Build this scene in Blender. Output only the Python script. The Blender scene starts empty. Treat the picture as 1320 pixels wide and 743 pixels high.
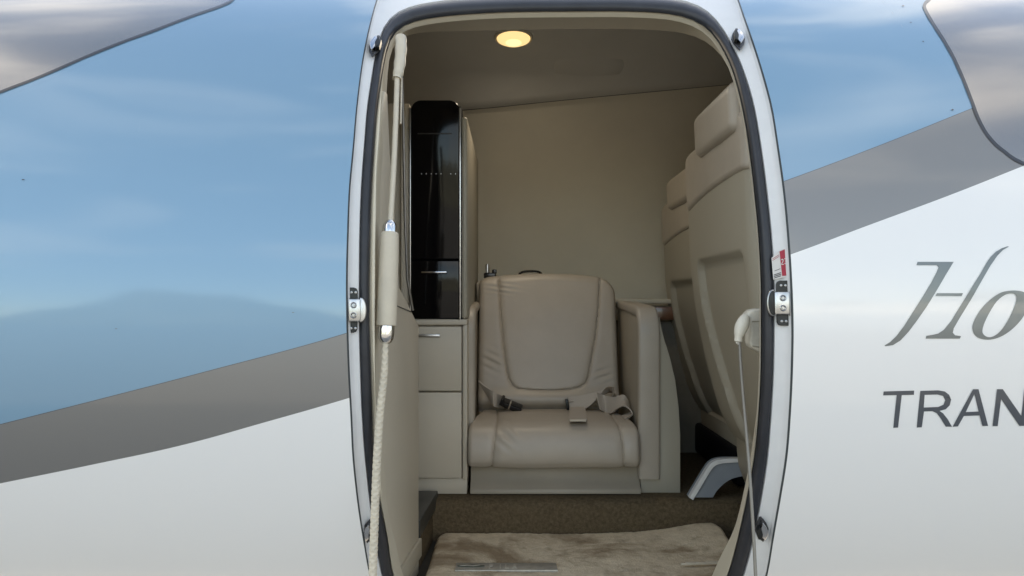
import bpy, bmesh, math, random
from math import sin, cos, pi, sqrt, atan2, radians
from mathutils import Vector, Matrix, noise
from mathutils.geometry import tessellate_polygon

random.seed(7)
S = bpy.context.scene
COL = S.collection
EYE = 1.62                       # eye height above the apron
OFF = Vector((0, 0, EYE))        # all shapes below are measured from the eye: x right, y away, z up
F = 1000.0                       # focal length in units of a 1320 wide frame
VX, VY = 660.0, 387.0            # principal vanishing point

# ------------------------------------------------------------------ camera
cam = bpy.data.cameras.new('camera')
cam.sensor_width = 36.0
cam.lens = 36.0 * F / 1320.0
cam.shift_y = (VY - 371.5) / 1320.0
cam.clip_start = 0.02
cam.clip_end = 30000
camo = bpy.data.objects.new('camera', cam)
COL.objects.link(camo)
camo.location = OFF
camo.rotation_euler = (pi / 2, 0, 0)
S.camera = camo

# ------------------------------------------------------------------ sky, sun, exposure
SUN_EL, SUN_AZ = radians(30), radians(16)      # sun stands behind the aircraft
world = bpy.data.worlds.new('World')
S.world = world
world.use_nodes = True
wn, wl = world.node_tree.nodes, world.node_tree.links
wn.clear()
w_out = wn.new('ShaderNodeOutputWorld')
w_bg = wn.new('ShaderNodeBackground')
w_bg.inputs['Strength'].default_value = 0.15
sky = wn.new('ShaderNodeTexSky')
sky.sky_type = 'NISHITA'
sky.sun_disc = False
sky.sun_elevation = SUN_EL
sky.sun_rotation = SUN_AZ
sky.air_density = 1.0
sky.dust_density = 0.35
sky.ozone_density = 1.2
tc = wn.new('ShaderNodeTexCoord')
mp = wn.new('ShaderNodeMapping')
mp.inputs['Scale'].default_value = (1.0, 1.0, 2.1)
nz = wn.new('ShaderNodeTexNoise')
nz.inputs['Scale'].default_value = 2.0
nz.inputs['Detail'].default_value = 4.5
nz.inputs['Roughness'].default_value = 0.55
nz.inputs['Distortion'].default_value = 0.6
rp = wn.new('ShaderNodeValToRGB')
rp.color_ramp.elements[0].position = 0.48
rp.color_ramp.elements[0].color = (0, 0, 0, 1)
rp.color_ramp.elements[1].position = 0.70
rp.color_ramp.elements[1].color = (0.85, 0.85, 0.85, 1)
mx = wn.new('ShaderNodeMix')
mx.data_type = 'RGBA'
mx.inputs[7].default_value = (7.0, 7.25, 7.6, 1)
wl.new(tc.outputs['Generated'], mp.inputs['Vector'])
wl.new(mp.outputs['Vector'], nz.inputs['Vector'])
wl.new(nz.outputs['Fac'], rp.inputs['Fac'])
wl.new(rp.outputs['Color'], mx.inputs[0])
wl.new(sky.outputs['Color'], mx.inputs[6])
wl.new(mx.outputs[2], w_bg.inputs['Color'])
wl.new(w_bg.outputs['Background'], w_out.inputs['Surface'])

sun = bpy.data.lights.new('sun', 'SUN')
sun.energy = 4.5
sun.angle = radians(0.5)
sun.color = (1.0, 0.95, 0.88)
suno = bpy.data.objects.new('sun', sun)
COL.objects.link(suno)
# sky rotation is measured clockwise from +Y
d = Vector((sin(SUN_AZ) * cos(SUN_EL), cos(SUN_AZ) * cos(SUN_EL), sin(SUN_EL)))
suno.rotation_euler = (-d).to_track_quat('-Z', 'Y').to_euler()
suno.location = (0, 20, 30)

S.view_settings.view_transform = 'Standard'
S.view_settings.look = 'None'
S.view_settings.gamma = 1.0
S.view_settings.exposure = 1.5
S.view_settings.use_white_balance = True
S.view_settings.white_balance_temperature = 8000
S.view_settings.white_balance_tint = 10
S.cycles.max_bounces = 10
S.cycles.diffuse_bounces = 7
S.cycles.glossy_bounces = 5
S.cycles.caustics_reflective = False
S.cycles.caustics_refractive = False
S.cycles.sample_clamp_indirect = 4.0

# ------------------------------------------------------------------ materials
def mat(name, color, rough=0.5, metal=0.0, coat=0.0, spec=0.5, bump=None, vary=None, emit=None, coat_rough=0.03):
    """bump = (scale, strength, distance); vary = (scale, amount) multiplies the base colour by soft noise"""
    m = bpy.data.materials.new(name)
    m.use_nodes = True
    n, l = m.node_tree.nodes, m.node_tree.links
    b = n['Principled BSDF']
    b.inputs['Base Color'].default_value = (*color, 1)
    b.inputs['Roughness'].default_value = rough
    b.inputs['Metallic'].default_value = metal
    b.inputs['Coat Weight'].default_value = coat
    b.inputs['Coat Roughness'].default_value = coat_rough
    b.inputs['Specular IOR Level'].default_value = spec
    if emit:
        b.inputs['Emission Color'].default_value = (*emit[0], 1)
        b.inputs['Emission Strength'].default_value = emit[1]
    t = None
    if bump or vary:
        t = n.new('ShaderNodeTexCoord')
    if bump:
        k = n.new('ShaderNodeTexNoise')
        k.inputs['Scale'].default_value = bump[0]
        k.inputs['Detail'].default_value = 4
        bp = n.new('ShaderNodeBump')
        bp.inputs['Strength'].default_value = bump[1]
        bp.inputs['Distance'].default_value = bump[2]
        l.new(t.outputs['Object'], k.inputs['Vector'])
        l.new(k.outputs['Fac'], bp.inputs['Height'])
        l.new(bp.outputs['Normal'], b.inputs['Normal'])
    if vary:
        k2 = n.new('ShaderNodeTexNoise')
        k2.inputs['Scale'].default_value = vary[0]
        k2.inputs['Detail'].default_value = 6
        k2.inputs['Roughness'].default_value = 0.65
        mr = n.new('ShaderNodeMapRange')
        mr.inputs['From Min'].default_value = 0.3
        mr.inputs['From Max'].default_value = 0.7
        mr.inputs['To Min'].default_value = 1 - vary[1]
        mr.inputs['To Max'].default_value = 1 + vary[1]
        mm = n.new('ShaderNodeMix')
        mm.data_type = 'RGBA'
        mm.blend_type = 'MULTIPLY'
        mm.inputs[0].default_value = 1.0
        mm.inputs[6].default_value = (*color, 1)
        l.new(t.outputs['Object'], k2.inputs['Vector'])
        l.new(k2.outputs['Fac'], mr.inputs['Value'])
        l.new(mr.outputs['Result'], mm.inputs[7])
        l.new(mm.outputs[2], b.inputs['Base Color'])
    return m

M = {}
M['leather'] = mat('beige_leather', (0.42, 0.366, 0.302), 0.4, bump=(420, 0.35, 0.001), vary=(9, 0.05))
M['leather_dark'] = mat('taupe_leather', (0.36, 0.315, 0.25), 0.5, bump=(420, 0.2, 0.001), vary=(9, 0.05))
M['shell'] = mat('seat_shell_plastic', (0.38, 0.345, 0.275), 0.5, bump=(700, 0.1, 0.0006))
M['lining'] = mat('cabin_lining', (0.52, 0.47, 0.375), 0.6, bump=(600, 0.12, 0.0006), vary=(3, 0.03))
M['lining_dark'] = mat('cabin_wall_fabric', (0.75, 0.70, 0.585), 0.75, bump=(900, 0.25, 0.0008), vary=(4, 0.04))
M['ceiling'] = mat('ceiling_fabric', (0.62, 0.61, 0.575), 0.8, bump=(900, 0.2, 0.0006), vary=(5, 0.03))
M['cabinet'] = mat('cabinet_laminate', (0.53, 0.475, 0.385), 0.45, vary=(4, 0.03))
M['cream'] = mat('cream_plastic', (0.56, 0.50, 0.40), 0.42, vary=(30, 0.06))
M['white_plastic'] = mat('worn_white_plastic', (0.66, 0.63, 0.55), 0.45, vary=(45, 0.12))
M['bright_plastic'] = mat('bright_white_plastic', (0.80, 0.80, 0.79), 0.35, vary=(50, 0.06))
M['cord'] = mat('braided_cord', (0.58, 0.52, 0.42), 0.8, vary=(60, 0.08))
M['chrome'] = mat('polished_metal', (0.72, 0.72, 0.72), 0.16, metal=1.0)
M['steel'] = mat('brushed_steel', (0.56, 0.56, 0.55), 0.32, metal=1.0, vary=(80, 0.1))
M['dark_metal'] = mat('black_plate', (0.02, 0.022, 0.022), 0.38, metal=0.3, vary=(70, 0.3))
M['screw'] = mat('screw_metal', (0.40, 0.40, 0.40), 0.3, metal=1.0)
M['catch_base'] = mat('dark_steel', (0.10, 0.10, 0.105), 0.3, metal=0.8)
M['rubber'] = mat('black_rubber', (0.018, 0.020, 0.026), 0.45, bump=(160, 0.12, 0.001), vary=(25, 0.25))
M['gasket'] = mat('dark_edge_gasket', (0.045, 0.055, 0.06), 0.4)
M['frame_paint'] = mat('door_frame_paint', (0.68, 0.685, 0.69), 0.42, vary=(14, 0.04))
M['black'] = mat('black_lacquer', (0.003, 0.003, 0.004), 0.09, spec=0.28, bump=(9, 0.1, 0.003))
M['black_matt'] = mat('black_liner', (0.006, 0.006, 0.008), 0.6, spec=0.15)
M['dark_grey'] = mat('dark_grey_trim', (0.035, 0.036, 0.034), 0.4, vary=(20, 0.2))
M['flask'] = mat('dim_metal', (0.20, 0.20, 0.21), 0.3, metal=0.6)
M['frost'] = mat('frosted_plastic', (0.20, 0.20, 0.21), 0.45, vary=(60, 0.4))
M['grey_plastic'] = mat('grey_moulded_plastic', (0.27, 0.30, 0.335), 0.4, vary=(12, 0.08))
M['webbing'] = mat('belt_webbing', (0.44, 0.39, 0.335), 0.6, bump=(500, 0.3, 0.0008))
M['buckle_black'] = mat('buckle_black', (0.012, 0.012, 0.013), 0.22)
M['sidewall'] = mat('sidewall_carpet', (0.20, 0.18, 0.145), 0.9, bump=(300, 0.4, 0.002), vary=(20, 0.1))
M['wood'] = mat('walnut_trim', (0.13, 0.055, 0.028), 0.25, coat=0.5, vary=(14, 0.3))
M['white_label'] = mat('label_white', (0.62, 0.60, 0.58), 0.5)
M['red_label'] = mat('label_red', (0.38, 0.012, 0.035), 0.45)
M['ink'] = mat('label_ink', (0.05, 0.05, 0.055), 0.6)
M['red_ink'] = mat('label_red_ink', (0.36, 0.06, 0.07), 0.6)
M['letter_grey'] = mat('lettering_grey', (0.155, 0.17, 0.17), 0.28, metal=0.3, coat=0.6)
M['letter_dark'] = mat('lettering_dark_grey', (0.07, 0.078, 0.092), 0.3, coat=0.6)
M['swoosh'] = mat('silver_metallic_paint', (0.36, 0.335, 0.312), 0.22, metal=0.85, coat=0.8, vary=(2, 0.05))
M['pinstripe'] = mat('dark_pinstripe', (0.04, 0.042, 0.05), 0.3, coat=0.5)
M['cable'] = mat('steel_cable', (0.22, 0.205, 0.18), 0.5, metal=0.3)
M['lens'] = mat('lamp_lens', (0.8, 0.7, 0.45), 0.4, emit=((1.0, 0.76, 0.40), 0.36))
M['lens_core'] = mat('lamp_core', (0.85, 0.78, 0.6), 0.35, emit=((1.0, 0.82, 0.50), 0.42))
M['bezel'] = mat('lamp_bezel', (0.62, 0.57, 0.46), 0.4)
M['plate'] = mat('worn_plate', (0.40, 0.385, 0.345), 0.4, metal=0.55, vary=(60, 0.25))
M['plate_dark'] = mat('plate_emblem', (0.10, 0.115, 0.10), 0.35, metal=0.5)
M['plate_light'] = mat('plate_letters', (0.55, 0.53, 0.48), 0.35, metal=0.5)
M['hangar_wall'] = mat('hangar_sheet', (0.72, 0.72, 0.70), 0.6)
M['hangar_door'] = mat('hangar_door', (0.30, 0.36, 0.42), 0.5)
M['glass'] = mat('window_glass', (0.9, 0.93, 0.95), 0.02)
M['glass'].node_tree.nodes['Principled BSDF'].inputs['Transmission Weight'].default_value = 1.0
M['glass'].node_tree.nodes['Principled BSDF'].inputs['IOR'].default_value = 1.0


def carpet(name, c1, c2, scale, stain=None):
    m = bpy.data.materials.new(name)
    m.use_nodes = True
    n, l = m.node_tree.nodes, m.node_tree.links
    b = n['Principled BSDF']
    b.inputs['Roughness'].default_value = 0.95
    b.inputs['Specular IOR Level'].default_value = 0.1
    t = n.new('ShaderNodeTexCoord')
    k = n.new('ShaderNodeTexNoise')
    k.inputs['Scale'].default_value = scale
    k.inputs['Detail'].default_value = 5
    k.inputs['Roughness'].default_value = 0.7
    r = n.new('ShaderNodeValToRGB')
    r.color_ramp.elements[0].position = 0.33
    r.color_ramp.elements[0].color = (*c1, 1)
    r.color_ramp.elements[1].position = 0.66
    r.color_ramp.elements[1].color = (*c2, 1)
    l.new(t.outputs['Object'], k.inputs['Vector'])
    l.new(k.outputs['Fac'], r.inputs['Fac'])
    last = r.outputs['Color']
    if stain:
        for (sc, lo, hi, colr, amt, stretch) in stain:
            mpn = n.new('ShaderNodeMapping')
            mpn.inputs['Scale'].default_value = stretch
            k2 = n.new('ShaderNodeTexNoise')
            k2.inputs['Scale'].default_value = sc
            k2.inputs['Detail'].default_value = 7
            k2.inputs['Roughness'].default_value = 0.62
            k2.inputs['Distortion'].default_value = 0.5
            r2 = n.new('ShaderNodeMapRange')
            r2.inputs['From Min'].default_value = lo
            r2.inputs['From Max'].default_value = hi
            r2.inputs['To Max'].default_value = amt
            mm = n.new('ShaderNodeMix')
            mm.data_type = 'RGBA'
            mm.inputs[7].default_value = (*colr, 1)
            l.new(t.outputs['Object'], mpn.inputs['Vector'])
            l.new(mpn.outputs['Vector'], k2.inputs['Vector'])
            l.new(k2.outputs['Fac'], r2.inputs['Value'])
            l.new(r2.outputs['Result'], mm.inputs[0])
            l.new(last, mm.inputs[6])
            last = mm.outputs[2]
    l.new(last, b.inputs['Base Color'])
    k3 = n.new('ShaderNodeTexNoise')
    k3.inputs['Scale'].default_value = 260
    k3.inputs['Detail'].default_value = 3
    bp = n.new('ShaderNodeBump')
    bp.inputs['Strength'].default_value = 0.7
    bp.inputs['Distance'].default_value = 0.004
    l.new(t.outputs['Object'], k3.inputs['Vector'])
    l.new(k3.outputs['Fac'], bp.inputs['Height'])
    l.new(bp.outputs['Normal'], b.inputs['Normal'])
    return m


M['carpet'] = carpet('brown_carpet', (0.085, 0.062, 0.036), (0.155, 0.115, 0.072), 120)
M['mat'] = carpet('stained_mat', (0.54, 0.455, 0.335), (0.66, 0.57, 0.435), 60,
                  stain=[(5, 0.48, 0.61, (0.21, 0.145, 0.085), 0.8, (1, 1.1, 1)),
                         (22, 0.52, 0.70, (0.24, 0.19, 0.13), 0.5, (1, 1.1, 1)),
                         (40, 0.60, 0.72, (0.48, 0.44, 0.37), 0.5, (1, 2, 1))])

# ------------------------------------------------------------------ object helpers
BASE = {}

def tag(o, label=None, cat=None, group=None, kind=None):
    if label: o['label'] = label
    if cat: o['category'] = cat
    if group: o['group'] = group
    if kind: o['kind'] = kind
    return o

def thing(name, label, cat, base=(0, 0, 0), group=None):
    o = bpy.data.objects.new(name, None)
    o.empty_display_size = 0.05
    COL.objects.link(o)
    o.location = Vector(base) + OFF
    BASE[o] = Vector(base)
    return tag(o, label, cat, group)

def link(name, me, m, parent=None, base=None):
    """link a mesh whose vertices are measured from the eye"""
    o = bpy.data.objects.new(name, me)
    COL.objects.link(o)
    if m is not None:
        me.materials.append(m)
    if parent is not None:
        off = BASE[parent]
        BASE[o] = off
        o.parent = parent
        me.transform(Matrix.Translation(-off))
    else:
        b = Vector(base) if base is not None else Vector((0, 0, 0))
        BASE[o] = b
        me.transform(Matrix.Translation(-b))
        o.location = b + OFF
    return o

def from_bm(name, bm, m, parent=None, smooth=True, base=None, angle=40):
    bmesh.ops.recalc_face_normals(bm, faces=bm.faces)
    me = bpy.data.meshes.new(name)
    bm.to_mesh(me)
    bm.free()
    if smooth:
        me.polygons.foreach_set('use_smooth', [True] * len(me.polygons))
        me.set_sharp_from_angle(angle=radians(angle))
    return link(name, me, m, parent, base)

def from_py(name, v, f, m, parent=None, smooth=True, base=None, angle=40):
    me = bpy.data.meshes.new(name)
    me.from_pydata([tuple(p) for p in v], [], f)
    me.update()
    if smooth:
        me.polygons.foreach_set('use_smooth', [True] * len(me.polygons))
        if angle:
            me.set_sharp_from_angle(angle=radians(angle))
    return link(name, me, m, parent, base)

def P(px, py, D):
    """the point seen at (px, py) of the 1320 x 743 frame at distance D"""
    return Vector(((px - VX) * D / F, D, (VY - py) * D / F))

# --- bmesh shapes
def bx(bm, lo, hi, bev=0.0, seg=2, mtx=None):
    old = set(bm.verts)
    c = [(a + b) / 2 for a, b in zip(lo, hi)]
    s = [abs(b - a) for a, b in zip(lo, hi)]
    r = bmesh.ops.create_cube(bm, size=1.0)
    vs = r['verts']
    for v in vs:
        v.co = Vector((v.co.x * s[0] + c[0], v.co.y * s[1] + c[1], v.co.z * s[2] + c[2]))
    if bev > 0:
        es = {e for v in vs for e in v.link_edges}
        bmesh.ops.bevel(bm, geom=list(es), offset=min(bev, min(s) * 0.49), segments=seg, profile=0.5, affect='EDGES', clamp_overlap=True)
    vs = [v for v in bm.verts if v not in old]
    if mtx is not None:
        for v in vs:
            v.co = mtx @ v.co
    return vs

def prism(bm, poly, axis, a, b, bev=0.0, seg=2, mtx=None):
    """poly in the two other axes, extruded along axis from a to b. axis y: poly = (x, z); axis x: poly = (y, z); axis z: poly = (x, y)"""
    def mk(p, t):
        if axis == 'y': return Vector((p[0], t, p[1]))
        if axis == 'x': return Vector((t, p[0], p[1]))
        return Vector((p[0], p[1], t))
    old = set(bm.verts)
    n = len(poly)
    va = [bm.verts.new(mk(p, a)) for p in poly]
    vb = [bm.verts.new(mk(p, b)) for p in poly]
    fa = bm.faces.new(va)
    fb = bm.faces.new(list(reversed(vb)))
    for i in range(n):
        bm.faces.new([va[i], vb[i], vb[(i + 1) % n], va[(i + 1) % n]])
    vs = va + vb
    if bev > 0:
        es = list(fa.edges) + list(fb.edges)
        bmesh.ops.recalc_face_normals(bm, faces=list({f for v in vs for f in v.link_faces}))
        bmesh.ops.bevel(bm, geom=es, offset=bev, segments=seg, profile=0.5, affect='EDGES', clamp_overlap=True)
    if mtx is not None:
        for v in [v for v in bm.verts if v not in old]:
            v.co = mtx @ v.co

def spline(pts, n, closed=False):
    """Catmull-Rom through pts, n samples"""
    pts = [Vector(p) for p in pts]
    k = len(pts)
    out = []
    segs = k if closed else k - 1
    for i in range(n):
        t = i / (n if closed else n - 1) * segs
        j = min(int(t), segs - 1)
        u = t - j
        if closed:
            p0, p1, p2, p3 = (pts[(j + q) % k] for q in (-1, 0, 1, 2))
        else:
            p0, p1, p2, p3 = pts[max(j - 1, 0)], pts[j], pts[j + 1], pts[min(j + 2, k - 1)]
        out.append(0.5 * ((2 * p1) + (p2 - p0) * u + (2 * p0 - 5 * p1 + 4 * p2 - p3) * u * u + (3 * p1 - p0 - 3 * p2 + p3) * u ** 3))
    return out

def tube(bm, path, rad, seg=12, caps=True, closed=False, rfun=None):
    """round sweep; rad a number or list; rfun(i, k) multiplies the radius"""
    n = len(path)
    if not isinstance(rad, (list, tuple)):
        rad = [rad] * n
    up = Vector((0.31, 0.2, 0.93)).normalized()
    rings = []
    nrm = None
    for i, p in enumerate(path):
        if closed:
            t = path[(i + 1) % n] - path[i - 1]
        else:
            t = path[min(i + 1, n - 1)] - path[max(i - 1, 0)]
        t.normalize()
        if nrm is None:
            nrm = t.cross(Vector((1, 0, 0)) if abs(t.x) < 0.9 else Vector((0, 1, 0))).normalized()
        nrm = (nrm - t * nrm.dot(t)).normalized()
        bn = t.cross(nrm)
        ring = []
        for k in range(seg):
            a = 2 * pi * k / seg
            r = rad[i] * (rfun(i, k) if rfun else 1)
            ring.append(bm.verts.new(p + (nrm * cos(a) + bn * sin(a)) * r))
        rings.append(ring)
    m = n if closed else n - 1
    for i in range(m):
        A, B = rings[i], rings[(i + 1) % n]
        for k in range(seg):
            bm.faces.new([A[k], A[(k + 1) % seg], B[(k + 1) % seg], B[k]])
    if caps and not closed:
        bm.faces.new(list(reversed(rings[0])))
        bm.faces.new(rings[-1])

def lathe(bm, prof, mtx, seg=24):
    """prof = (r, h) along local z"""
    rings = []
    for r, h in prof:
        if r < 1e-6:
            rings.append([bm.verts.new(mtx @ Vector((0, 0, h)))])
        else:
            rings.append([bm.verts.new(mtx @ Vector((r * cos(2 * pi * k / seg), r * sin(2 * pi * k / seg), h))) for k in range(seg)])
    for A, B in zip(rings, rings[1:]):
        for k in range(seg):
            a, a2 = A[k % len(A)], A[(k + 1) % len(A)]
            b, b2 = B[k % len(B)], B[(k + 1) % len(B)]
            f = []
            for v in (a, a2, b2, b):
                if v not in f: f.append(v)
            if len(f) > 2: bm.faces.new(f)

def ribbon(bm, ctr, wid, thick=0.0016):
    """flat strap: ctr points, wid = half width vectors"""
    n = len(ctr)
    rows = []
    for i in range(n):
        t = ctr[min(i + 1, n - 1)] - ctr[max(i - 1, 0)]
        nn = t.cross(wid[i]).normalized() * thick
        c, w = ctr[i], wid[i]
        rows.append([bm.verts.new(q) for q in (c - w + nn, c + nn * 1.2, c + w + nn, c + w - nn, c - nn * 1.2, c - w - nn)])
    for A, B in zip(rows, rows[1:]):
        for k in range(6):
            bm.faces.new([A[k], A[(k + 1) % 6], B[(k + 1) % 6], B[k]])
    bm.faces.new(rows[0]); bm.faces.new(list(reversed(rows[-1])))

def slab(name, front, back, nu, nv, m, parent, smooth=True, angle=50):
    """closed body between two grids front(i, j) and back(i, j)"""
    v, f = [], []
    for g in (front, back):
        for i in range(nu):
            for j in range(nv):
                v.append(g(i, j))
    N = nu * nv
    q = lambda s, i, j: s * N + i * nv + j
    for i in range(nu - 1):
        for j in range(nv - 1):
            f.append((q(0, i, j), q(0, i + 1, j), q(0, i + 1, j + 1), q(0, i, j + 1)))
            f.append((q(1, i, j), q(1, i, j + 1), q(1, i + 1, j + 1), q(1, i + 1, j)))
    for i in range(nu - 1):
        f.append((q(0, i, 0), q(1, i, 0), q(1, i + 1, 0), q(0, i + 1, 0)))
        f.append((q(0, i, nv - 1), q(0, i + 1, nv - 1), q(1, i + 1, nv - 1), q(1, i, nv - 1)))
    for j in range(nv - 1):
        f.append((q(0, 0, j), q(0, 0, j + 1), q(1, 0, j + 1), q(1, 0, j)))
        f.append((q(0, nu - 1, j), q(1, nu - 1, j), q(1, nu - 1, j + 1), q(0, nu - 1, j + 1)))
    bm = bmesh.new()
    vs = [bm.verts.new(p) for p in v]
    for a in f:
        bm.faces.new([vs[k] for k in a])
    return from_bm(name, bm, m, parent, smooth, angle=angle)

def sstep(a, b, x):
    t = max(0.0, min(1.0, (x - a) / (b - a)))
    return t * t * (3 - 2 * t)

def fillet(d, r):
    """how far a surface drops at distance d from its edge for an edge radius r"""
    if d >= r: return 0.0
    q = 1 - max(d, 0) / r
    return r * (1 - sqrt(max(0.0, 1 - q * q)))

def seg_dist(p, poly):
    best = 1e9
    for a, b in zip(poly, poly[1:]):
        ax, ay = a; bx_, by = b
        dx, dy = bx_ - ax, by - ay
        t = max(0, min(1, ((p[0] - ax) * dx + (p[1] - ay) * dy) / (dx * dx + dy * dy + 1e-12)))
        best = min(best, (p[0] - ax - t * dx) ** 2 + (p[1] - ay - t * dy) ** 2)
    return sqrt(best)

# ------------------------------------------------------------------ fuselage geometry
R = 0.84                        # skin radius
YC = 1.22 + R                   # axis distance
Z0 = -0.052                     # axis height against the eye
RI = 0.800                      # cabin wall radius
RL = 0.755                      # inner edge of the door lining

def cyl_hit(px, py, rad, near=True):
    dx, dz = (px - VX) / F, (VY - py) / F
    # (D-YC)^2 + (dz D - Z0)^2 = rad^2
    a = 1 + dz * dz
    b = -2 * (YC + dz * Z0)
    c = YC * YC + Z0 * Z0 - rad * rad
    q = sqrt(max(0.0, b * b - 4 * a * c))
    D = (-b - q) / (2 * a) if near else (-b + q) / (2 * a)
    x, z = dx * D, dz * D
    return x, atan2(z - Z0, YC - D)      # x along the axis, angle up from the near side

def cyl_pt(x, th, rad):
    return Vector((x, YC - rad * cos(th), Z0 + rad * sin(th)))

XC, TC = 0.068, -0.02           # middle of the doorway

def loop_of(pts, rad, n=200):
    """closed door outline from measured outline points: polar radius as a function of angle"""
    pol = []
    for px, py in pts:
        x, th = cyl_hit(px, py, rad)
        s = (th - TC) * R
        pol.append((atan2(s, x - XC), sqrt((x - XC) ** 2 + s * s)))
    pol.sort()
    k = len(pol)
    out = []
    ext = [(a - 2 * pi, r) for a, r in pol[-3:]] + pol + [(a + 2 * pi, r) for a, r in pol[:3]]
    # monotone-ish cubic (finite-difference tangents)
    tang = []
    for i in range(len(ext)):
        if i == 0 or i == len(ext) - 1: tang.append(0.0)
        else: tang.append((ext[i + 1][1] - ext[i - 1][1]) / (ext[i + 1][0] - ext[i - 1][0]))
    for i in range(n):
        a = -pi + 2 * pi * i / n
        j = max(q for q in range(len(ext) - 1) if ext[q][0] <= a)
        a0, r0 = ext[j]; a1, r1 = ext[j + 1]
        h = a1 - a0
        t = (a - a0) / h
        r = (2 * t ** 3 - 3 * t * t + 1) * r0 + (t ** 3 - 2 * t * t + t) * h * tang[j] + (-2 * t ** 3 + 3 * t * t) * r1 + (t ** 3 - t * t) * h * tang[j + 1]
        out.append([a, r])
    for _ in range(2):      # light smoothing
        rs = [o[1] for o in out]
        for i in range(n):
            out[i][1] = 0.25 * rs[i - 1] + 0.5 * rs[i] + 0.25 * rs[(i + 1) % n]
    return out

def ring3(loop, rad, inset=0.0):
    return [cyl_pt(XC + cos(a) * (r - inset), TC + sin(a) * (r - inset) / R, rad) for a, r in loop]

SKIN = [(486.8, 0), (473, 50), (464, 100), (462, 120), (456, 180), (450, 240), (447.5, 300), (446, 360), (446.6, 420), (448.6, 480), (452, 540), (455.3, 600), (461, 650), (469, 700), (476.5, 743), (497, 800), (530, 850), (590, 875), (725, 880), (860, 875), (930, 850), (966, 800), (989, 743), (996, 700), (1005, 650), (1013.5, 600), (1019, 540), (1022, 480), (1023, 420), (1021, 360), (1017, 300), (1011, 240), (1002, 180), (991, 120), (985, 100), (969, 50), (949.5, 0), (925, -35), (880, -50), (800, -54), (725, -55), (640, -54), (570, -50), (515, -35)]
SEAL_OUT = [(560, 9), (537, 13), (512.7, 21), (501.4, 30.7), (493.3, 45), (491.7, 50), (481.7, 100), (478, 120), (471.7, 180), (467, 240), (464.7, 300), (464, 360), (464, 420), (465.5, 480), (468, 540), (473, 600), (478.5, 650), (486, 700), (495, 743), (515, 790), (550, 830), (610, 850), (725, 855), (850, 850), (900, 830), (930, 790), (955, 743), (967, 700), (977.5, 650), (985.8, 600), (991.5, 540), (995, 480), (996, 420), (996, 360), (992, 300), (985.5, 240), (977, 180), (964.5, 120), (958, 100), (934, 50), (911, 20), (880, 6.5), (843, 3), (734, 3), (607, 4.4)]
SEAL_IN = [(560, 20), (537, 24), (520.8, 29), (509.5, 36), (503.8, 43.6), (499.8, 56.5), (495.7, 76), (492, 100), (489, 120), (483, 180), (479, 240), (477, 300), (476, 360), (476, 420), (478, 480), (480, 540), (482.5, 600), (490, 650), (500, 700), (506, 743), (530, 790), (565, 820), (620, 835), (725, 838), (830, 835), (880, 820), (912, 790), (939, 743), (951, 700), (962.5, 650), (972, 600), (978.6, 540), (982, 480), (982.5, 420), (982, 360), (978.6, 300), (972.5, 240), (965, 180), (953, 120), (949, 100), (924.5, 50), (916, 36), (880, 18), (843, 13.5), (734, 12.4), (625, 14.5)]
LIN2 = [(545, 41.5), (527, 44), (513, 50), (504, 65), (500.6, 100), (498.5, 130), (494, 200), (490, 300), (489, 400), (490, 500), (496, 600), (511, 700), (520, 743), (545, 780), (600, 808), (725, 815), (840, 808), (885, 790), (912, 755), (924, 725), (943, 690), (957, 640), (967, 590), (974, 540), (978, 480), (979, 420), (978.5, 360), (975, 300), (969, 240), (961.5, 180), (950, 120), (944, 100), (932, 75), (916, 58), (898, 47), (862, 40), (771, 37.5), (625, 40)]
L_SKIN = loop_of(SKIN, R)
L_SO = loop_of(SEAL_OUT, R - 0.03)
L_SI = loop_of(SEAL_IN, R - 0.03)
L_L2 = loop_of(LIN2, RL)

def loft(name, rings, m, parent, smooth=True, angle=35):
    n = len(rings[0])
    v = [p for r in rings for p in r]
    f = []
    for k in range(len(rings) - 1):
        for i in range(n):
            j = (i + 1) % n
            f.append((k * n + i, k * n + j, (k + 1) * n + j, (k + 1) * n + i))
    return from_py(name, v, f, m, parent, smooth, angle=angle)

# window openings of the far side, aft of the doorway (x, half width, angle from the near side)
WIN_X = [-1.35, 1.25, 2.05, 2.85, 3.65]
WIN_NEAR = [1.45, 2.25, 3.05, 3.85]
WIN_HW, WIN_LO, WIN_HI = 0.17, pi - 0.40, pi - 0.0

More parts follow.
